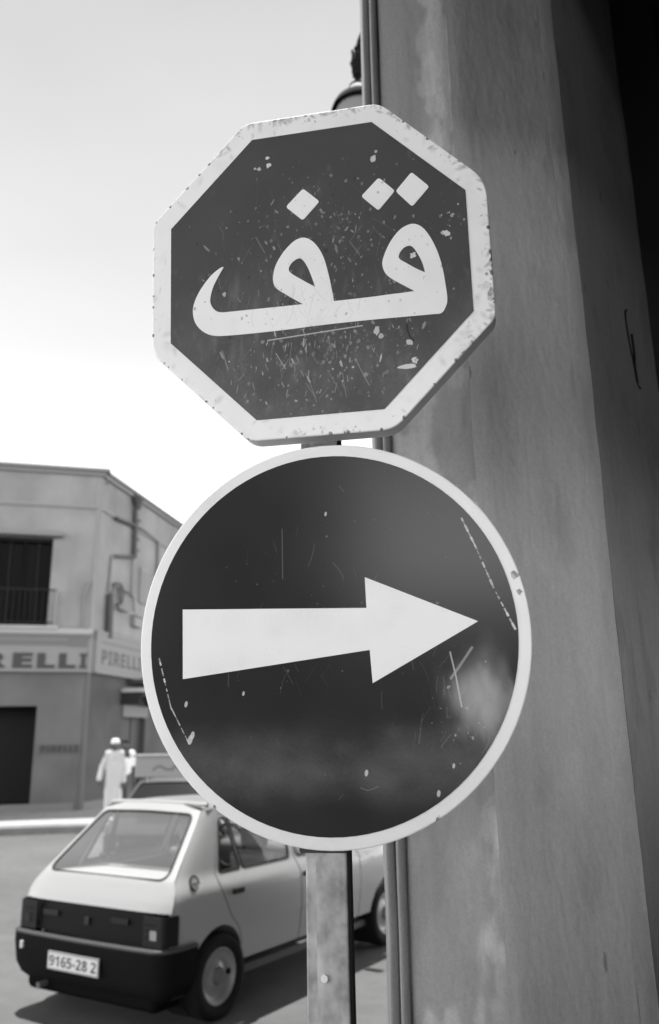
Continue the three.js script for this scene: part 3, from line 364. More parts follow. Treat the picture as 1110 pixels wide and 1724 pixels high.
{
  const g = thing('direction_sign', 'round dark mandatory sign with white right arrow and pale rim, lower on the post', 'road sign', cirC);
  g.quaternion.copy(signFrame(cirC, -12.89 * D2R, 3 * D2R, 0).quaternion);
  const circ = (r, n = 96) => Array.from({ length: n }, (_, i) => new THREE.Vector2(Math.cos(i / n * Math.PI * 2) * r, Math.sin(i / n * Math.PI * 2) * r));
  const dark = octCanvas((c, k) => {
    c.fillStyle = css(0.016); c.fillRect(-SIZE, -SIZE, 2 * SIZE, 2 * SIZE);
    for (let i = 0; i < 160; i++) blur(c, (rs() - 0.5) * SIZE, (rs() - 0.5) * SIZE, 30 + rs() * 120, rs() < 0.5 ? 0.02 : 0.008, 0.2);
    for (let i = 0; i < 420; i++) { const x = (-0.26 + 0.54 * rs()) * k, y = (0.135 + 0.11 * (rs() + rs()) * 0.5 * 1.2) * k; c.save(); c.translate(x, y); c.scale(0.7 + rs() * 0.9, 0.8); blur(c, 0, 0, (0.012 + 0.05 * rs()) * k, 0.13, 0.13 * rs()); c.restore(); }   // pale ground reflection painted into the lower half
    for (let i = 0; i < 190; i++) { const g2 = () => (rs() + rs() + rs() - 1.5) / 1.5; const a = g2(); c.save(); c.translate((0.245 + 0.075 * g2()) * k, (0.1 + 0.085 * a) * k); c.rotate(-0.5 + rs()); c.scale(0.3 + rs() * 0.5, 1); blur(c, 0, 0, (0.01 + 0.04 * rs()) * k, 0.42, 0.17 * rs() + 0.03); c.restore(); }    // pale patch at the lower right
    flecks(c, k, 60, 0.0022, 0.4, 0.6, 0, 0, 0.36, 0.36); flecks(c, k, 40, 0.0022, 0.6, 0.7, 0.2, 0.12, 0.1, 0.14);
    wear(c, k, 40, 0.03, 0.2, 0.4, 0, 0, 0.3, 0.3); wear(c, k, 40, 0.02, 0.3, 0.4, 0.2, 0.12, 0.1, 0.1);
    const dashes = (pts, n, w) => { for (let i = 0; i < n; i++) { const t = (i + 0.3 * rs()) / n * (pts.length - 1), j = Math.min(pts.length - 2, Math.floor(t)), f = t - j; const x = lerp(pts[j][0], pts[j + 1][0], f), y = -lerp(pts[j][1], pts[j + 1][1], f); const dx = pts[j + 1][0] - pts[j][0], dy = -(pts[j + 1][1] - pts[j][1]), L = Math.hypot(dx, dy); const q = 0.003 + 0.006 * rs(); c.strokeStyle = css(0.65, 0.5 + 0.5 * rs()); c.lineWidth = (w * (0.5 + rs())) * k; c.lineCap = 'round'; c.beginPath(); c.moveTo(x * k, y * k); c.lineTo((x + dx / L * q) * k, (y + dy / L * q) * k); c.stroke(); } };
    dashes([[0.229, 0.182], [0.248, 0.135], [0.273, 0.065], [0.301, 0.001]], 22, 0.0028); dashes([[-0.29, -0.022], [-0.267, -0.104], [-0.235, -0.161]], 19, 0.0022);
    const line = (a, l, al, w) => { c.strokeStyle = css(l, al); c.lineWidth = w * k; c.beginPath(); a.forEach(([x, y], i) => i ? c.lineTo(x * k, -y * k) : c.moveTo(x * k, -y * k)); c.stroke(); };
    line([[0.199, -0.03], [0.206, -0.068], [0.212, -0.113]], 0.5, 0.8, 0.0026); line([[0.233, -0.024], [0.21, -0.055], [0.198, -0.07]], 0.35, 0.7, 0.004); line([[-0.071, 0.185], [-0.071, 0.1]], 0.2, 0.6, 0.0016); line([[0.02, 0.24], [0.028, 0.2]], 0.02, 0.5, 0.002);
    for (const [x, y, r] of [[-0.232, -0.157, 0.006], [-0.228, -0.15, 0.005], [-0.14, -0.085, 0.003], [0.005, 0.205, 0.003], [0.06, -0.21, 0.004], [0.17, -0.24, 0.004], [0.195, -0.2, 0.003], [-0.17, -0.02, 0.003], [-0.24, -0.1, 0.004]]) { c.fillStyle = css(0.6, 0.85); c.beginPath(); c.ellipse(x * k, -y * k, r * 0.7 * k, r * 1.3 * k, 0.2, 0, 7); c.fill(); }
    c.strokeStyle = css(0.05, 1); line([[0.05, -0.232], [0.062, -0.236], [0.078, -0.23]], 0.2, 0.6, 0.0015);
  });
  const pale = octCanvas((c, k) => { c.fillStyle = css(0.78); c.fillRect(-SIZE, -SIZE, 2 * SIZE, 2 * SIZE); for (let i = 0; i < 200; i++) blur(c, (rs() - 0.5) * SIZE, (rs() - 0.5) * SIZE, 20 + rs() * 90, 0.58, 0.12); flecks(c, k, 50, 0.002, 0.35, 0.5, 0, 0, 0.36, 0.36); for (const [x, y] of [[-0.19, -0.262], [0.17, -0.277], [0.305, 0.09], [0.312, 0.06]]) flecks(c, k, 3, 0.006, 0.1, 0.7, x, -y, 0.006, 0.006); });
  const e = new THREE.ExtrudeGeometry(new THREE.Shape(circ(0.322)), { depth: 0.001, bevelEnabled: true, bevelSize: 0.003, bevelThickness: 0.002, bevelSegments: 3 });
  part('plate', planarUV(e.translate(0, 0, -0.003), 1 / 0.7, 0.5, 0.5), signMat(pale, 0.5, 0.25, 0.25), g);
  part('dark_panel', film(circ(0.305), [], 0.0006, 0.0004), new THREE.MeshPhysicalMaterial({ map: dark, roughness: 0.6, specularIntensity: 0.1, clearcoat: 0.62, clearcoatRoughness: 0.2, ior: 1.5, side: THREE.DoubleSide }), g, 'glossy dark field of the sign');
  part('arrow', film(pairs([-248, 57, 69, 45, 68, 95, 245, 16, 75, -74, 72, -22, -246, -59]), [], 0.0012), signMat(pale, 0.5, 0.25, 0.25), g, 'white arrow pointing right');
  part('rim', [T(new THREE.CylinderGeometry(0.3245, 0.3245, 0.022, 96, 1, true), 0, 0, -0.013, Math.PI / 2)], mat(0.4, 0.5), g);
  for (const yy of [0.17, -0.17]) part('bracket', box(0.3, 0.035, 0.014, 0.01, yy, -0.012), mat(0.2, 0.6), g);
}
{
  const galv = fieldTexture(256, 1024, (u, v) => 0.5 + 0.55 * (fbm(u * 9, v * 30, 151, 5) - 0.5) + 0.3 * (fbm(u * 22, v * 70, 155, 3) - 0.5) + 0.12 * (fbm(u * 30, v * 9, 158, 3) - 0.5)); galv.repeat.set(1 / 0.3, 1 / 1.2);
  const g = thing('sign_post', 'flat grey galvanised steel post carrying both road signs', 'post', [-0.001, 0.14, -1.392]);
  g.rotation.set(0.0, -12.5 * D2R, 0.008);
  const m = new THREE.MeshStandardMaterial({ map: galv, color: grey(0.78), roughness: 0.6, metalness: 0.15 });
  const s = new THREE.Shape(roundPoly([[-0.028, -0.022], [0.038, -0.022], [0.038, 0.004], [-0.028, 0.004]], 0.004, 3).map((p) => new THREE.Vector2(...p)));
  const e = new THREE.ExtrudeGeometry(s, { depth: 2.86, bevelEnabled: false }); e.rotateX(-Math.PI / 2); { const p = e.attributes.position, u = e.attributes.uv; for (let i = 0; i < p.count; i++) u.setXY(i, p.getX(i) + p.getZ(i) * 0.5, p.getY(i)); }
  part('post', e, m, g);
  part('side_channel', box(0.004, 2.8, 0.02, 0.0402, 1.4, 0.008), mat(0.012, 0.8), g);
  part('bolt', [T(new THREE.CylinderGeometry(0.0055, 0.0055, 0.006, 12), 0.0005, 1.372, 0.024, Math.PI / 2)], mat(0.8, 0.3), g);
  for (const yy of [1.9, 2.2, 2.33, 2.6]) part('bolt', T(new THREE.CylinderGeometry(0.008, 0.008, 0.008, 6), 0, yy, 0.024, Math.PI / 2), mat(0.1, 0.5), g);
  part('clamp', [box(0.076, 0.012, 0.05, 0.001, 1.553, 0.001, 0.003)], mat(0.06, 0.6), g);
}

// ---------------------------------------------------------------- the hatchback; local x forward, y up, z to its right, origin under the rear axle
const paint = new THREE.MeshPhysicalMaterial({ color: grey(0.33), roughness: 0.42, clearcoat: 0.35, clearcoatRoughness: 0.22, side: THREE.DoubleSide });
const roofPaint = new THREE.MeshPhysicalMaterial({ color: grey(0.16), roughness: 0.45, clearcoat: 0.3, clearcoatRoughness: 0.25, side: THREE.DoubleSide });
const plastic = mat(0.018, 0.55), rubber = mat(0.012, 0.85), seal = mat(0.02, 0.6), trim = mat(0.1, 0.5), interior = mat(0.1, 0.9), seatMat = mat(0.2, 0.95), shelfMat = mat(0.5, 0.9), chrome = mat(0.5, 0.3, { metalness: 0.8 });
const glass = new THREE.MeshPhysicalMaterial({ color: grey(0.95), roughness: 0.0, transmission: 1, thickness: 0, ior: 1.5, side: THREE.DoubleSide });
const lampGlass = new THREE.MeshPhysicalMaterial({ color: grey(0.012), roughness: 0.3, specularIntensity: 0.5 });
const hazyGlass = new THREE.MeshPhysicalMaterial({ color: grey(0.8), roughness: 0.01, transmission: 0.9, thickness: 0, ior: 1.45, side: THREE.DoubleSide });
const ZS = [[0.2, 0.715], [0.33, 0.742], [0.45, 0.765], [0.55, 0.777], [0.556, 0.783], [0.566, 0.781], [0.7, 0.783], [0.8, 0.776], [0.85, 0.764], [0.868, 0.752], [0.935, 0.704], [1.1, 0.646], [1.29, 0.574], [1.36, 0.545], [1.45, 0.52]];
const XR = [[0.3, -0.53], [0.54, -0.538], [0.74, -0.522], [0.8, -0.50], [0.92, -0.432], [1.346, 0.015], [1.40, 0.07], [1.5, 0.14]];
const sideZ = (x, y) => { let z = tab(ZS, y) * 0.34 + (tab(ZS, y - 0.012) + tab(ZS, y + 0.012)) * 0.33; const xr = tab(XR, y); const d = x - xr - 0.02; z -= 0.05 * Math.exp(-Math.max(d, 0) / 0.07) + 0.025 * smooth(0.4, -0.55, x); z -= 0.10 * smooth(2.2, 3.0, x) ** 1.5; return z; };
const rearX = (z, y) => { const zs = tab(ZS, y); return tab(XR, y) * 0.5 + (tab(XR, y - 0.02) + tab(XR, y + 0.02)) * 0.25 + 0.012 * (z / zs) ** 2 + 0.05 * Math.pow(Math.abs(z) / zs, 9); };
const roofY = (x, z) => { const base = tab([[0.0, 1.378], [0.09, 1.392], [0.5, 1.402], [0.9, 1.394], [1.2, 1.352]], x); const q = Math.abs(z) / 0.545; return base - 0.012 * q * q - 0.035 * q ** 8; };
function makeCar(name, label, pos, heading, plateText, extra) {
  const g = thing(name, label, 'car', pos, Math.PI / 2 - heading, extra);   // local +x goes to the heading (clockwise from -z)
  const sides = [1, -1];
  const arch = (cx, cy, rx, ry, a0, a1, n = 22) => Array.from({ length: n + 1 }, (_, i) => { const a = lerp(a0, a1, i / n); return [cx + Math.cos(a) * rx, cy + Math.sin(a) * ry]; });
  const hole = {
    q: roundPoly([[0.03, 0.935], [0.262, 0.938], [0.232, 1.285], [0.165, 1.285]], [0.02, 0.01, 0.01, 0.03]), r: roundPoly([[0.295, 0.938], [0.9, 0.94], [0.95, 1.29], [0.262, 1.29]], [0.015, 0.03, 0.03, 0.015]), f: roundPoly([[1.0, 0.94], [1.78, 0.945], [1.33, 1.29], [1.045, 1.29]], [0.03, 0.03, 0.03, 0.03]),
  };
  const G = 0.004;
  const doorEdge = [[0.235, 0.335], [0.222, 0.47], [0.17, 0.57], [0.08, 0.66], [0.01, 0.8], [-0.012, 0.87], [-0.01, 0.93]];
  const quarter = [...arch(-0.02, 0.32, 0.262, 0.285, 0.05, Math.PI + 0.05).map(([x, y]) => [Math.min(x, 0.236), y]), [-0.285, 0.31], [-0.30, 0.50], [-0.495, 0.50], [-0.49, 0.54], [-0.489, 0.74], [-0.466, 0.8], [-0.398, 0.92], [-0.024, 1.275], [0.048, 1.345], [0.13, 1.363], [0.17, 1.363], [0.165, 1.31], [0.14, 1.29], ...doorEdge.slice(1).reverse().map(([x, y]) => [x - G, y])];
  const rearDoor = [...doorEdge.map(([x, y]) => [x + G, y]), [0.148, 1.31], [0.97, 1.318], [0.985, 1.315], [0.962, 0.94], [0.965, 0.335]];
  const frontDoor = [[0.975, 0.335], [0.972, 0.94], [0.993, 1.315], [1.345, 1.315], [1.86, 0.95], [1.9, 0.86], [1.9, 0.335]];
  const fender = [[1.908, 0.335], [1.908, 0.86], [1.87, 0.955], [2.4, 0.88], [2.95, 0.73], [2.99, 0.5], [2.72, 0.5], ...arch(2.42, 0.32, 0.3, 0.29, 0.05, Math.PI - 0.05), [2.1, 0.335]];
  const railTop = [[0.145, 1.318], [0.17, 1.365], [1.1, 1.365], [1.22, 1.34], [1.34, 1.324], [0.99, 1.323]];
  const mk = (o, h, s, len = 0.05, dz = 0) => panel(o, h, len, (x, y) => [x, y, s * (sideZ(x, y) + dz)]);
  const body = [];
  for (const s of sides) { body.push(mk(quarter, [], s), mk(fender, [], s, 0.08), mk(railTop, [], s, 0.08)); }
  // roof, bonnet, front
  part('roof', panel([[0.075, -0.535], [1.2, -0.52], [1.2, 0.52], [0.075, 0.535]], [], 0.07, (x, z) => [x, roofY(x, z), z]), roofPaint, g, 'darker grey roof');
  body.push(panel([[1.86, -0.69], [2.9, -0.62], [2.95, -0.3], [2.96, 0.3], [2.9, 0.62], [1.86, 0.69]], [], 0.1, (x, z) => [x, tab([[1.8, 0.965], [1.9, 0.95], [2.4, 0.89], [2.8, 0.8], [2.96, 0.7]], x) - 0.05 * Math.pow(Math.abs(z) / 0.69, 4), z]));
  part('body', body, paint, g);
  // tailgate: painted frame round the rear window
  const edge = (y, k) => [k * (tab(ZS, y) - 0.052 - 0.0), y];
  const ys = [0.745, 0.8, 0.86, 0.92, 1.0, 1.1, 1.2, 1.28, 1.345];
  const outerT = [...ys.map((y) => edge(y, 1)), [0.3, 1.388], [0, 1.392], [-0.3, 1.388], ...ys.slice().reverse().map((y) => edge(y, -1))];
  const win = roundPoly([[-0.60, 0.93], [0.60, 0.93], [0.462, 1.322], [0, 1.336], [-0.462, 1.322]], [0.07, 0.07, 0.05, 0.3, 0.05], 7);
  const tg = part('tailgate', panel(outerT, [win], 0.045, (z, y) => [rearX(z, y), y, z]), paint, g, 'pale tailgate with large rear window');
  part('rear_window', panel(win.map(([z, y]) => [z * 0.999, y]), [], 0.1, (z, y) => [rearX(z, y) + 0.006, y, z]), hazyGlass, tg);
  { const cv = new THREE.CatmullRomCurve3(win.map(([z, y]) => new THREE.Vector3(rearX(z, y) - 0.001, y, z)), true, 'centripetal'); part('window_seal', new THREE.TubeGeometry(cv, 120, 0.0075, 6, true), seal, tg); }
  part('tailgate_lip', [new THREE.TubeGeometry(new THREE.CatmullRomCurve3([-0.5, -0.3, 0, 0.3, 0.5].map((z) => new THREE.Vector3(rearX(z, 1.385) + 0.03, 1.392 - 0.05 * z * z, z))), 30, 0.018, 8)], paint, tg);
  // dark tail panel, lamps, bumper, plate
  part('tail_panel', panel([[-0.53, 0.545], [0.53, 0.545], [0.53, 0.74], [0.3, 0.742], [-0.3, 0.742], [-0.53, 0.74]], [], 0.08, (z, y) => [rearX(z, y) + 0.012, y, z]), mat(0.006, 0.6, { specularIntensity: 0.2 }), g, 'black ribbed panel between the tail lamps');
  part('badge', [box(0.006, 0.05, 0.045, -0.53, 0.645, -0.02, 0.002)], mat(0.03, 0.4), g); part('badge', [box(0.006, 0.035, 0.16, -0.528, 0.665, -0.40, 0.002)], mat(0.018, 0.5), g); part('badge', [box(0.006, 0.035, 0.16, -0.528, 0.672, 0.30, 0.002)], mat(0.012, 0.5), g);
  for (const s of sides) {
    const lamp = [[0.535, 0.545], [0.77, 0.55], [0.772, 0.735], [0.535, 0.738]];
    const lg = panel(roundPoly(lamp, 0.012, 3), [], 0.03, (z, y) => { const k = smooth(0.69, 0.77, z); return [lerp(-0.543, -0.44, k * k), y, s * (z - 0.012 * k)]; });
    const L = part('tail_lamp', lg, lampGlass, g);
    part('reversing_lens', panel(roundPoly([[0.6, 0.59], [0.66, 0.59], [0.66, 0.648], [0.6, 0.648]], 0.008, 2), [], 0.05, (z, y) => [-0.547, y, s * z]), mat(s > 0 ? 0.28 : 0.03, 0.25), L);
    for (const yy of [0.6, 0.64, 0.68]) part('rib', box(0.006, 0.004, 0.1, -0.54, yy, s * 0.6), plastic, L);
  }
  function sweep(path, prof) { // path: [x, z] with outward side on the left of travel; prof: [out, y]
    const pos = [], idx = [], n = prof.length; path.forEach((p, i) => { const a = path[Math.max(0, i - 1)], b = path[Math.min(path.length - 1, i + 1)]; const dx = b[0] - a[0], dz = b[1] - a[1], l = Math.hypot(dx, dz); for (const [o, y] of prof) pos.push(p[0] + dz / l * o, y, p[1] - dx / l * o); }); for (let i = 0; i + 1 < path.length; i++) for (let j = 0; j + 1 < n; j++) { const k = i * n + j; idx.push(k, k + 1, k + n, k + 1, k + n + 1, k + n); } const q = new THREE.BufferGeometry(); q.setAttribute('position', new THREE.Float32BufferAttribute(pos, 3)); q.setIndex(idx); q.computeVertexNormals(); return q; }
  const half = [[-0.27, 0.755], [-0.40, 0.753], [-0.48, 0.745], [-0.535, 0.715], [-0.56, 0.66], [-0.572, 0.5], [-0.58, 0.2]];
  const rp = [...half, [-0.582, 0], ...half.slice().reverse().map(([x, z]) => [x, -z])];
  const prof = [[-0.02, 0.54], [0.012, 0.54], [0.028, 0.53], [0.03, 0.5], [0.03, 0.46], [0.024, 0.42], [0.01, 0.32], [-0.03, 0.25], [-0.1, 0.2]];
  const flip = (P) => P.map(([o, y]) => [-o, y]);
  const bmp = part('rear_bumper', [sweep(rp, prof)], mat(0.008, 0.75, { specularIntensity: 0.12 }), g);
  part('bumper_trim', [sweep(rp, ([[0.006, 0.5425], [0.026, 0.541], [0.033, 0.534], [0.0335, 0.524], [0.03, 0.52]]))], mat(0.06, 0.45), bmp);
  part('fog_lamp', [box(0.02, 0.05, 0.03, -0.6, 0.45, -0.6, 0.006)], mat(0.6, 0.2), bmp);
  part('rear_valance', [box(0.3, 0.2, 1.28, -0.36, 0.24, 0, 0.05)], mat(0.006, 0.9, { specularIntensity: 0.08 }), g);
  part('exhaust_pipe', [bar([-0.58, 0.2, -0.42], [-0.2, 0.22, -0.4], 0.022, 12)], trim, g);
  const fp = [[2.72, -0.72], [2.9, -0.69], [3.0, -0.6], [3.05, -0.3], [3.06, 0], [3.05, 0.3], [3.0, 0.6], [2.9, 0.69], [2.72, 0.72]];
  part('front_bumper', [sweep(fp, ([[0.02, 0.54], [-0.03, 0.53], [-0.035, 0.45], [-0.02, 0.3], [0.1, 0.22]]))], mat(0.03, 0.5), g);
  part('grille', box(0.05, 0.14, 0.62, 2.955, 0.62, 0, 0.01), plastic, g);
  for (const s of sides) part('headlamp', box(0.07, 0.15, 0.3, 2.93, 0.63, s * 0.47, 0.02), mat(0.6, 0.1), g);
  if (plateText) {
    const pm = canvasTexture(640, 160, (c, w, h) => { c.fillStyle = css(0.62); c.fillRect(0, 0, w, h); c.strokeStyle = css(0.1); c.lineWidth = 5; c.strokeRect(5, 5, w - 10, h - 10); c.fillStyle = css(0.015); c.font = 'bold 138px sans-serif'; const tw = c.measureText(plateText).width; c.save(); c.translate(18, 130); c.scale((w - 36) / tw, 1); c.fillText(plateText, 0, 0); c.restore(); });
    const pg = new THREE.PlaneGeometry(0.5, 0.105); pg.rotateY(-Math.PI / 2); pg.rotateX(0.0).translate(-0.628, 0.392, -0.03);
    const pl = part('number_plate', pg, new THREE.MeshStandardMaterial({ map: pm, roughness: 0.5 }), g, 'white number plate with dark figures');
    part('plate_backing', box(0.008, 0.115, 0.51, -0.6225, 0.392, -0.03, 0.002), mat(0.3, 0.5), pl);
  }
  // doors with their windows
  for (const s of sides) {
    const rd = part('rear_door', mk(rearDoor, [hole.q, hole.r], s), paint, g), fd = part('front_door', mk(frontDoor, [hole.f], s, 0.06), paint, g);
    for (const [d, list] of [[rd, [hole.q, hole.r]], [fd, [hole.f]]]) for (const h of list) { part('window_pane', mk(h, [], s, 0.1, -0.006), glass, d); part('window_frame', new THREE.TubeGeometry(new THREE.CatmullRomCurve3(h.map(([x, y]) => new THREE.Vector3(x, y, s * (sideZ(x, y) + 0.0))), true, 'centripetal'), 80, 0.009, 5, true), seal, d); }
    part('door_handle', [box(0.125, 0.038, 0.02, 0.165, 0.803, s * (sideZ(0.17, 0.803) + 0.006), 0.006)], seal, rd); part('door_handle', [box(0.125, 0.038, 0.02, 1.07, 0.803, s * (sideZ(1.07, 0.803) + 0.006), 0.006)], seal, fd);
    part('mirror', box(0.09, 0.1, 0.16, 1.72, 0.99, s * 0.82, 0.03), plastic, fd);
  }
  { // fuel flap on the right rear quarter
    const z = sideZ(-0.245, 0.9) + 0.004; const cap = part('fuel_cap', T(new THREE.CylinderGeometry(0.045, 0.047, 0.012, 28), -0.245, 0.9, z, Math.PI / 2, 0, 0), mat(0.4, 0.4), g); cap.geometry.translate(0.245, -0.9, -z).rotateX(-0.35).rotateY(0.12).translate(-0.245, 0.9, z);
    const ring = new THREE.TorusGeometry(0.05, 0.0075, 8, 40).rotateX(-0.35).rotateY(0.12).translate(-0.245, 0.9, z + 0.002); part('cap_ring', ring, seal, cap);
    part('cap_grip', T(new THREE.BoxGeometry(0.06, 0.016, 0.014), 0, 0, 0, -0.35, 0.12).translate(-0.245, 0.9, z + 0.008), mat(0.1, 0.5), cap);
  }
  // windscreen and inner shell
  part('windscreen', panel([[-0.66, 0.96], [0.66, 0.96], [0.52, 1.345], [-0.52, 1.345]], [], 0.12, (z, y) => [lerp(1.84, 1.22, (y - 0.96) / 0.385) + 0.06 * (1 - (z / 0.6) ** 2), y, z]), glass, g);
  part('windscreen_pillar', [bar([1.84, 0.955, 0.67], [1.215, 1.34, 0.53], 0.026, 8), bar([1.84, 0.955, -0.67], [1.215, 1.34, -0.53], 0.026, 8)], paint, g);
  part('cabin_floor', [box(3.0, 0.05, 1.36, 1.1, 0.24, 0), box(2.1, 0.55, 0.03, 0.93, 0.6, 0.675), box(2.1, 0.55, 0.03, 0.93, 0.6, -0.675), box(0.03, 0.5, 1.3, 1.95, 0.6, 0), box(0.5, 0.03, 1.1, -0.2, 0.46, 0), box(0.03, 0.4, 1.1, -0.40, 0.66, 0)], interior, g);
  for (const x of [0, 2.42]) for (const s of sides) part('wheel_well', T(new THREE.CylinderGeometry(0.3, 0.3, 0.2, 28), x - (x ? 0 : 0.01), 0.31, s * 0.55, Math.PI / 2), rubber, g);
  part('parcel_shelf', box(0.5, 0.02, 1.12, -0.15, 0.912, 0, 0.006), shelfMat, g);
  part('dashboard', box(0.4, 0.2, 1.25, 1.72, 0.84, 0, 0.05), interior, g);
  const seat = (x, z, w, hd) => { const s = part('seat', [T(new RoundedBoxGeometry(0.13, 0.52, w, 3, 0.05), x, w > 1 ? 0.62 : 0.70, z, 0, 0, 0.18), T(new RoundedBoxGeometry(0.5, 0.16, w, 3, 0.05), x + 0.25, 0.42, z)], seatMat, g); for (const q of hd) part('headrest', T(new RoundedBoxGeometry(0.09, 0.17, 0.26, 3, 0.04), x - 0.07, 1.08, z + q, 0, 0, 0.12), seatMat, s); };
  seat(0.22, 0, 1.2, []); seat(0.98, 0.34, 0.5, [0]); seat(0.98, -0.34, 0.5, [0]);
  part('steering_wheel', T(new THREE.TorusGeometry(0.18, 0.014, 8, 32), 1.42, 0.92, -0.34, 0, Math.PI / 2, -0.35 * 0), plastic, g);
  // wheels
  const tyre = new THREE.LatheGeometry([[0.178, -0.06], [0.2, -0.078], [0.24, -0.083], [0.268, -0.07], [0.276, -0.045], [0.277, 0.045], [0.268, 0.07], [0.24, 0.083], [0.2, 0.078], [0.178, 0.06]].map((p) => new THREE.Vector2(...p)), 48);
  const rimG = new THREE.LatheGeometry([[0.18, 0.066], [0.172, 0.07], [0.165, 0.06], [0.15, 0.035], [0.11, 0.03], [0.08, 0.045], [0.055, 0.05], [0.05, 0.06], [0.0, 0.062]].map((p) => new THREE.Vector2(...p)), 40);
  for (const x of [0, 2.42]) for (const s of sides) {
    const w = new THREE.Group(); w.name = 'wheel'; w.position.set(x, 0.278, s * 0.685); w.rotation.x = s * Math.PI / 2; g.add(w);
    part('tyre', tyre, rubber, w); part('rim', rimG, mat(0.27, 0.45, { metalness: 0.3 }), w);
    part('rim_slot', Array.from({ length: 8 }, (_, i) => T(new THREE.CylinderGeometry(0.019, 0.019, 0.012, 10), 0.132, 0.037, 0, 0, i * Math.PI / 4 + 0.2, 0)), seal, w); part('hub_cap', T(new THREE.CylinderGeometry(0.05, 0.06, 0.02, 18), 0, 0.058, 0), mat(0.12, 0.4), w);
  }
  return g;
}
const carA = makeCar('parked_car', 'pale five door hatchback seen from behind, nearest car beside the sign post', [-1.439, 0, -6.722], 32.19 * D2R, '9165-28 2', {});
{ // the second car beyond, with a lettered roof board
  const c = carA.clone(); c.name = numbered('parked_car'); c.userData = { label: 'grey hatchback farther off behind the nearest car, under a lettered roof board', category: 'car' };
  for (const k of c.children.filter((o) => o.name === 'number_plate')) c.remove(k);
  { const dp = mat(0.07, 0.4), dg = mat(0.02, 0.15, { specularIntensity: 0.6 }); c.traverse((o) => { if (o.material === paint) o.material = dp; if (o.material === hazyGlass) o.material = dg; }); }
  c.position.set(-2.05, 0, -11.2); c.rotation.y = Math.PI / 2 - 8 * D2R; scene.add(c);
  const b = thing('roof_board', 'wide pale lettered board on the roof of the farther car', 'sign', [-1.87, 1.37, -10.9], -8 * D2R);
  const m = canvasTexture(512, 96, (q, w, h) => { q.fillStyle = css(0.3); q.fillRect(0, 0, w, h); q.strokeStyle = css(0.16); q.lineWidth = 13; q.lineCap = 'round'; q.lineJoin = 'round'; q.beginPath(); q.moveTo(90, 62); q.quadraticCurveTo(120, 30, 150, 60); q.lineTo(190, 62); q.quadraticCurveTo(200, 30, 225, 60); q.lineTo(262, 62); q.stroke(); q.lineWidth = 20; q.beginPath(); q.moveTo(250, 32); q.lineTo(255, 62); q.lineTo(330, 62); q.lineTo(332, 30); q.moveTo(290, 60); q.lineTo(292, 34); q.stroke(); q.fillStyle = css(0.42); q.fillRect(380, 0, 132, 96); });
  part('lettering', new THREE.PlaneGeometry(1.3, 0.23).translate(0, 0.16, 0.021), new THREE.MeshStandardMaterial({ map: m, roughness: 0.7 }), b);
  part('board', [box(1.34, 0.25, 0.036, 0, 0.16, 0, 0.008)], mat(0.35, 0.7), b); part('frame', [box(1.4, 0.03, 0.1, 0, 0.3, 0, 0.01), bar([-0.5, -0.03, 0], [-0.5, 0.04, 0], 0.015), bar([0.5, -0.03, 0], [0.5, 0.04, 0], 0.015)], mat(0.35, 0.6), b);
}

// ---------------------------------------------------------------- people near the far corner
function sdf(cell, box6, caps, k) { // caps: [ax,ay,az,ra, bx,by,bz,rb, flat]
  const [x0, y0, z0, x1, y1, z1] = box6, span = Math.max(x1 - x0, y1 - y0, z1 - z0), res = Math.ceil(span / cell) + 4; const mc = new MarchingCubes(res, new THREE.MeshBasicMaterial(), false, false, 120000); mc.isolation = 0;
  const cx = (x0 + x1) / 2, cy = (y0 + y1) / 2, cz = (z0 + z1) / 2, hs = res / 2, S = span / 2 * (res / (res - 4));
  for (let c = 0; c < res; c++) for (let b = 0; b < res; b++) for (let a = 0; a < res; a++) {
    const x = cx + (a - hs) / hs * S, y = cy + (b - hs) / hs * S, z = cz + (c - hs) / hs * S; let d = 1e3;
    if (x < x0 - 0.1 || x > x1 + 0.1 || z < z0 - 0.1 || z > z1 + 0.1) { mc.field[a + b * res + c * res * res] = -1; continue; }
    for (const q of caps) { const f = q[8] ?? 1; const bx = q[4] - q[0], by = q[5] - q[1], bz = (q[6] - q[2]) / f; const px = x - q[0], py = y - q[1], pz = (z - q[2]) / f; const l = bx * bx + by * by + bz * bz || 1; const t = clamp((px * bx + py * by + pz * bz) / l, 0, 1); const e = Math.hypot(px - bx * t, py - by * t, pz - bz * t) - lerp(q[3], q[7], t); const h = clamp(0.5 + 0.5 * (d - e) / k, 0, 1); d = d > 100 ? e : lerp(d, e, h) - k * h * (1 - h); }
    mc.field[a + b * res + c * res * res] = -d;
  }
  mc.update(); const n = mc.count; const g = new THREE.BufferGeometry(); const P = mc.positionArray.slice(0, n * 3), N = mc.normalArray.slice(0, n * 3); for (let i = 0; i < n; i++) { P[3 * i] = cx + P[3 * i] * S; P[3 * i + 1] = cy + P[3 * i + 1] * S; P[3 * i + 2] = cz + P[3 * i + 2] * S; } g.setAttribute('position', new THREE.BufferAttribute(P, 3)); g.setAttribute('normal', new THREE.BufferAttribute(N, 3)); return g;
}
const skin = mat(0.07, 0.6), robe = mat(0.5, 0.95), hairM = mat(0.01, 0.8), shirtM = mat(0.8, 0.9), trousersM = mat(0.12, 0.9), shoeM = mat(0.03, 0.6);
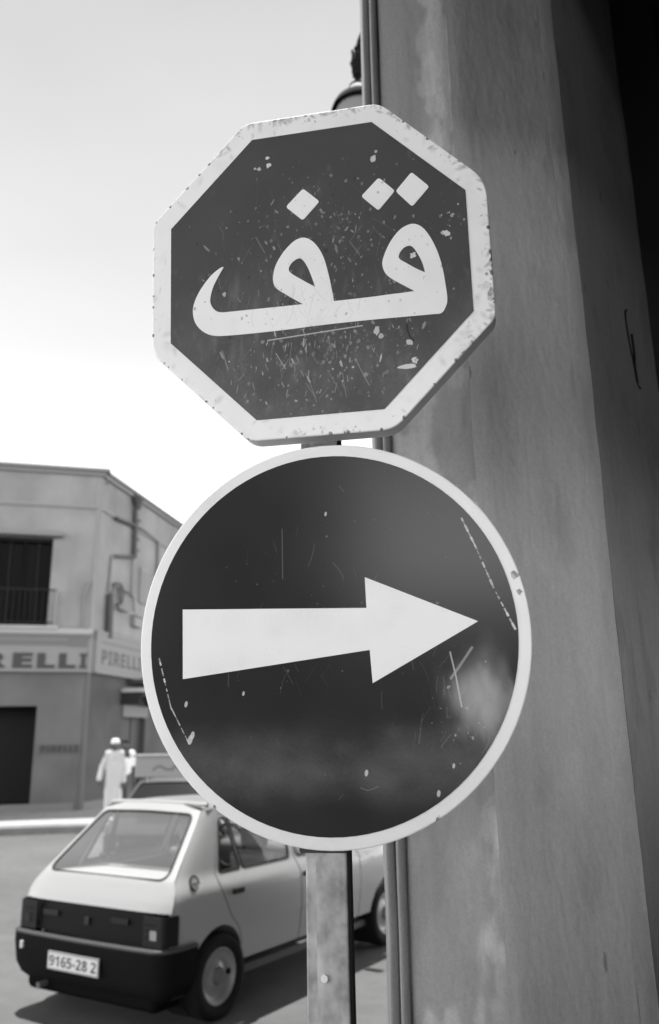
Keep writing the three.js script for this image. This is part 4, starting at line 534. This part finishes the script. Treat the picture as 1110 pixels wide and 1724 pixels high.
function makePerson(label, pos, turn, opt) {
  const g = thing('person', label, 'person', pos, turn); const hL = opt.handL, hR = opt.handR;   // facing +z
  const shoulder = 1.42, el = (s, h) => [s * lerp(0.18, Math.abs(h[0]), 0.5) + s * 0.015, lerp(shoulder, h[1], 0.52), h[2] * 0.3 - 0.03];
  const arms = [[1, hL], [-1, hR]].flatMap(([s, h]) => { const e = el(s, h); return [[s * 0.17, shoulder, 0, 0.058, ...e, 0.043], [...e, 0.043, ...h, 0.03]]; });
  const legs = [[0.09, opt.stride], [-0.09, -opt.stride]].flatMap(([x, z]) => [[x, 0.9, 0, 0.088, x, 0.48, z * 0.5 + 0.02, 0.058], [x, 0.48, z * 0.5 + 0.02, 0.058, x, 0.08, z, 0.038], [x, 0.045, z - 0.03, 0.042, x * 1.15, 0.04, z + 0.15, 0.034]]);
  const body = sdf(0.017, [-0.45, 0, -0.3, 0.45, 1.72, 0.35], [[0, 1.5, 0.0, 0.055, 0, 1.4, -0.01, 0.07], [0, 1.35, 0, 0.15, 0, 1.0, 0, 0.13, 0.7], [0, 1.0, 0, 0.13, 0, 0.9, 0, 0.14, 0.8], ...arms, ...legs], 0.03);
  const head = sdf(0.006, [-0.12, 1.44, -0.14, 0.12, 1.72, 0.15], [[0, 1.625, -0.015, 0.088, 0, 1.6, 0.0, 0.083], [0, 1.55, 0.03, 0.062, 0, 1.525, 0.045, 0.045], [0, 1.6, 0.085, 0.012, 0, 1.575, 0.105, 0.016], [0.08, 1.585, -0.01, 0.016, 0.083, 1.61, -0.015, 0.02], [-0.08, 1.585, -0.01, 0.016, -0.083, 1.61, -0.015, 0.02], [0, 1.538, 0.082, 0.012, 0, 1.532, 0.084, 0.014], [0, 1.52, 0, 0.055, 0, 1.44, -0.015, 0.055]], 0.014);
  const hands = [[1, hL], [-1, hR]].map(([s, h]) => { const [x, y, z] = h; const f = [[x, y + 0.02, z, 0.026, x, y - 0.05, z + 0.008, 0.03, 1.2]]; for (let i = 0; i < 4; i++) { const fz = z - 0.028 + i * 0.019, l = [0.055, 0.068, 0.074, 0.064][i]; f.push([x, y - 0.06, fz + 0.006, 0.009, x - s * 0.008, y - 0.06 - l * 0.55, fz + 0.008, 0.0085], [x - s * 0.008, y - 0.06 - l * 0.55, fz + 0.008, 0.0085, x - s * 0.024, y - 0.06 - l, fz + 0.01, 0.0075]); } f.push([x - s * 0.01, y - 0.015, z + 0.03, 0.012, x - s * 0.02, y - 0.06, z + 0.055, 0.009]); return sdf(0.005, [x - 0.06, y - 0.16, z - 0.07, x + 0.06, y + 0.05, z + 0.09], f, 0.008); });
  part('body', [body, head, ...hands], skin, g);
  for (const s of [1, -1]) part('eye', T(new THREE.SphereGeometry(0.011, 8, 6), s * 0.033, 1.602, 0.078), mat(0.5, 0.3), g);
  const sleeves = (end, w) => [[1, hL], [-1, hR]].flatMap(([s, h]) => { const e = el(s, h), c = [0, 1, 2].map((i) => lerp(e[i], h[i], end)); return end > 0 ? [[s * 0.15, shoulder - 0.01, 0, 0.07, ...e, 0.058], [...e, 0.058, ...c, w]] : [[s * 0.16, shoulder - 0.01, 0, 0.08, ...[0, 1, 2].map((i) => lerp([s * 0.16, shoulder, 0][i], e[i], 0.8)), 0.07]]; });
  if (opt.robe) {
    const rb = sdf(0.016, [-0.48, 0.07, -0.3, 0.48, 1.5, 0.34], [[0, 1.47, -0.005, 0.072, 0, 1.36, 0, 0.13, 0.9], [-0.14, 1.425, -0.005, 0.072, 0.14, 1.425, -0.005, 0.072], [0, 1.36, 0, 0.14, 0, 1.1, 0, 0.175, 0.72], [0, 1.1, 0, 0.175, 0, 0.6, 0, 0.185, 0.85], [0, 0.6, 0, 0.185, 0.02, 0.27, 0.02, 0.2, 0.95], ...sleeves(0.9, 0.062)], 0.03);
    // folds: soft vertical ripples below the chest
    const p = rb.attributes.position; for (let i = 0; i < p.count; i++) { const x = p.getX(i), y = p.getY(i), z = p.getZ(i), a = Math.atan2(z, x), r = Math.hypot(x, z); const f = 1 + 0.05 * smooth(1.2, 0.4, y) * Math.sin(a * 9 + y * 2) + 0.03 * smooth(1.3, 0.6, y) * Math.sin(a * 4 + 1 - y * 5); if (r < 0.26) { p.setX(i, x * f); p.setZ(i, z * f); } } const rb2 = mergeVertices(rb.deleteAttribute('normal'), 1e-4); rb2.computeVertexNormals();
    part('robe', rb2, robe, g);
  } else {
    part('shirt', sdf(0.016, [-0.45, 0.8, -0.28, 0.45, 1.5, 0.3], [[0, 1.39, 0, 0.11, 0, 1.2, 0, 0.172, 0.72], [0, 1.2, 0, 0.172, 0, 0.98, 0, 0.165, 0.78], ...sleeves(0, 0.07)], 0.03), shirtM, g);
    part('trousers', sdf(0.016, [-0.3, 0.06, -0.4, 0.3, 1.05, 0.4], [[0, 0.98, 0, 0.15, 0, 0.9, 0, 0.155, 0.8], ...legs.filter((_, i) => i % 3 < 2).map((l, i) => { const q = l.slice(); q[3] += 0.02; q[7] += i % 2 ? 0.035 : 0.022; return q; })], 0.03), trousersM, g);
  }
  part('shoes', [[0.09, opt.stride], [-0.09, -opt.stride]].map(([x, z]) => { const s = new THREE.SphereGeometry(1, 14, 10); s.scale(0.052, 0.05, 0.15); return s.translate(x * 1.1, 0.05, z + 0.06); }), shoeM, g);
  if (opt.cap) part('cap', [T(new THREE.CylinderGeometry(0.086, 0.1, 0.075, 24), 0, 1.685, -0.012), T(new THREE.SphereGeometry(0.0865, 24, 8, 0, Math.PI * 2, 0, Math.PI / 2).scale(1, 0.35, 1), 0, 1.722, -0.012)], mat(0.85, 0.9), g);
  else part('hair', T(new THREE.SphereGeometry(0.1, 20, 12, 0, Math.PI * 2, 0, Math.PI * 0.52).scale(0.97, 0.9, 1.06), 0, 1.64, -0.022, -0.25), hairM, g);
  return g;
}
makePerson('person in a long white robe and white cap walking with one arm swung out', [-4.93, 0.155, -19.3], 0.25, { robe: true, cap: true, stride: 0.12, handL: [0.215, 0.8, 0.05], handR: [-0.31, 0.86, 0.06] });
makePerson('person in a white shirt and dark trousers walking behind the robed one', [-4.9, 0.155, -20.1], 0.35, { robe: false, cap: false, stride: -0.14, handL: [0.24, 0.82, 0.05], handR: [-0.24, 0.83, 0.02] });

renderer.render(scene, camera);
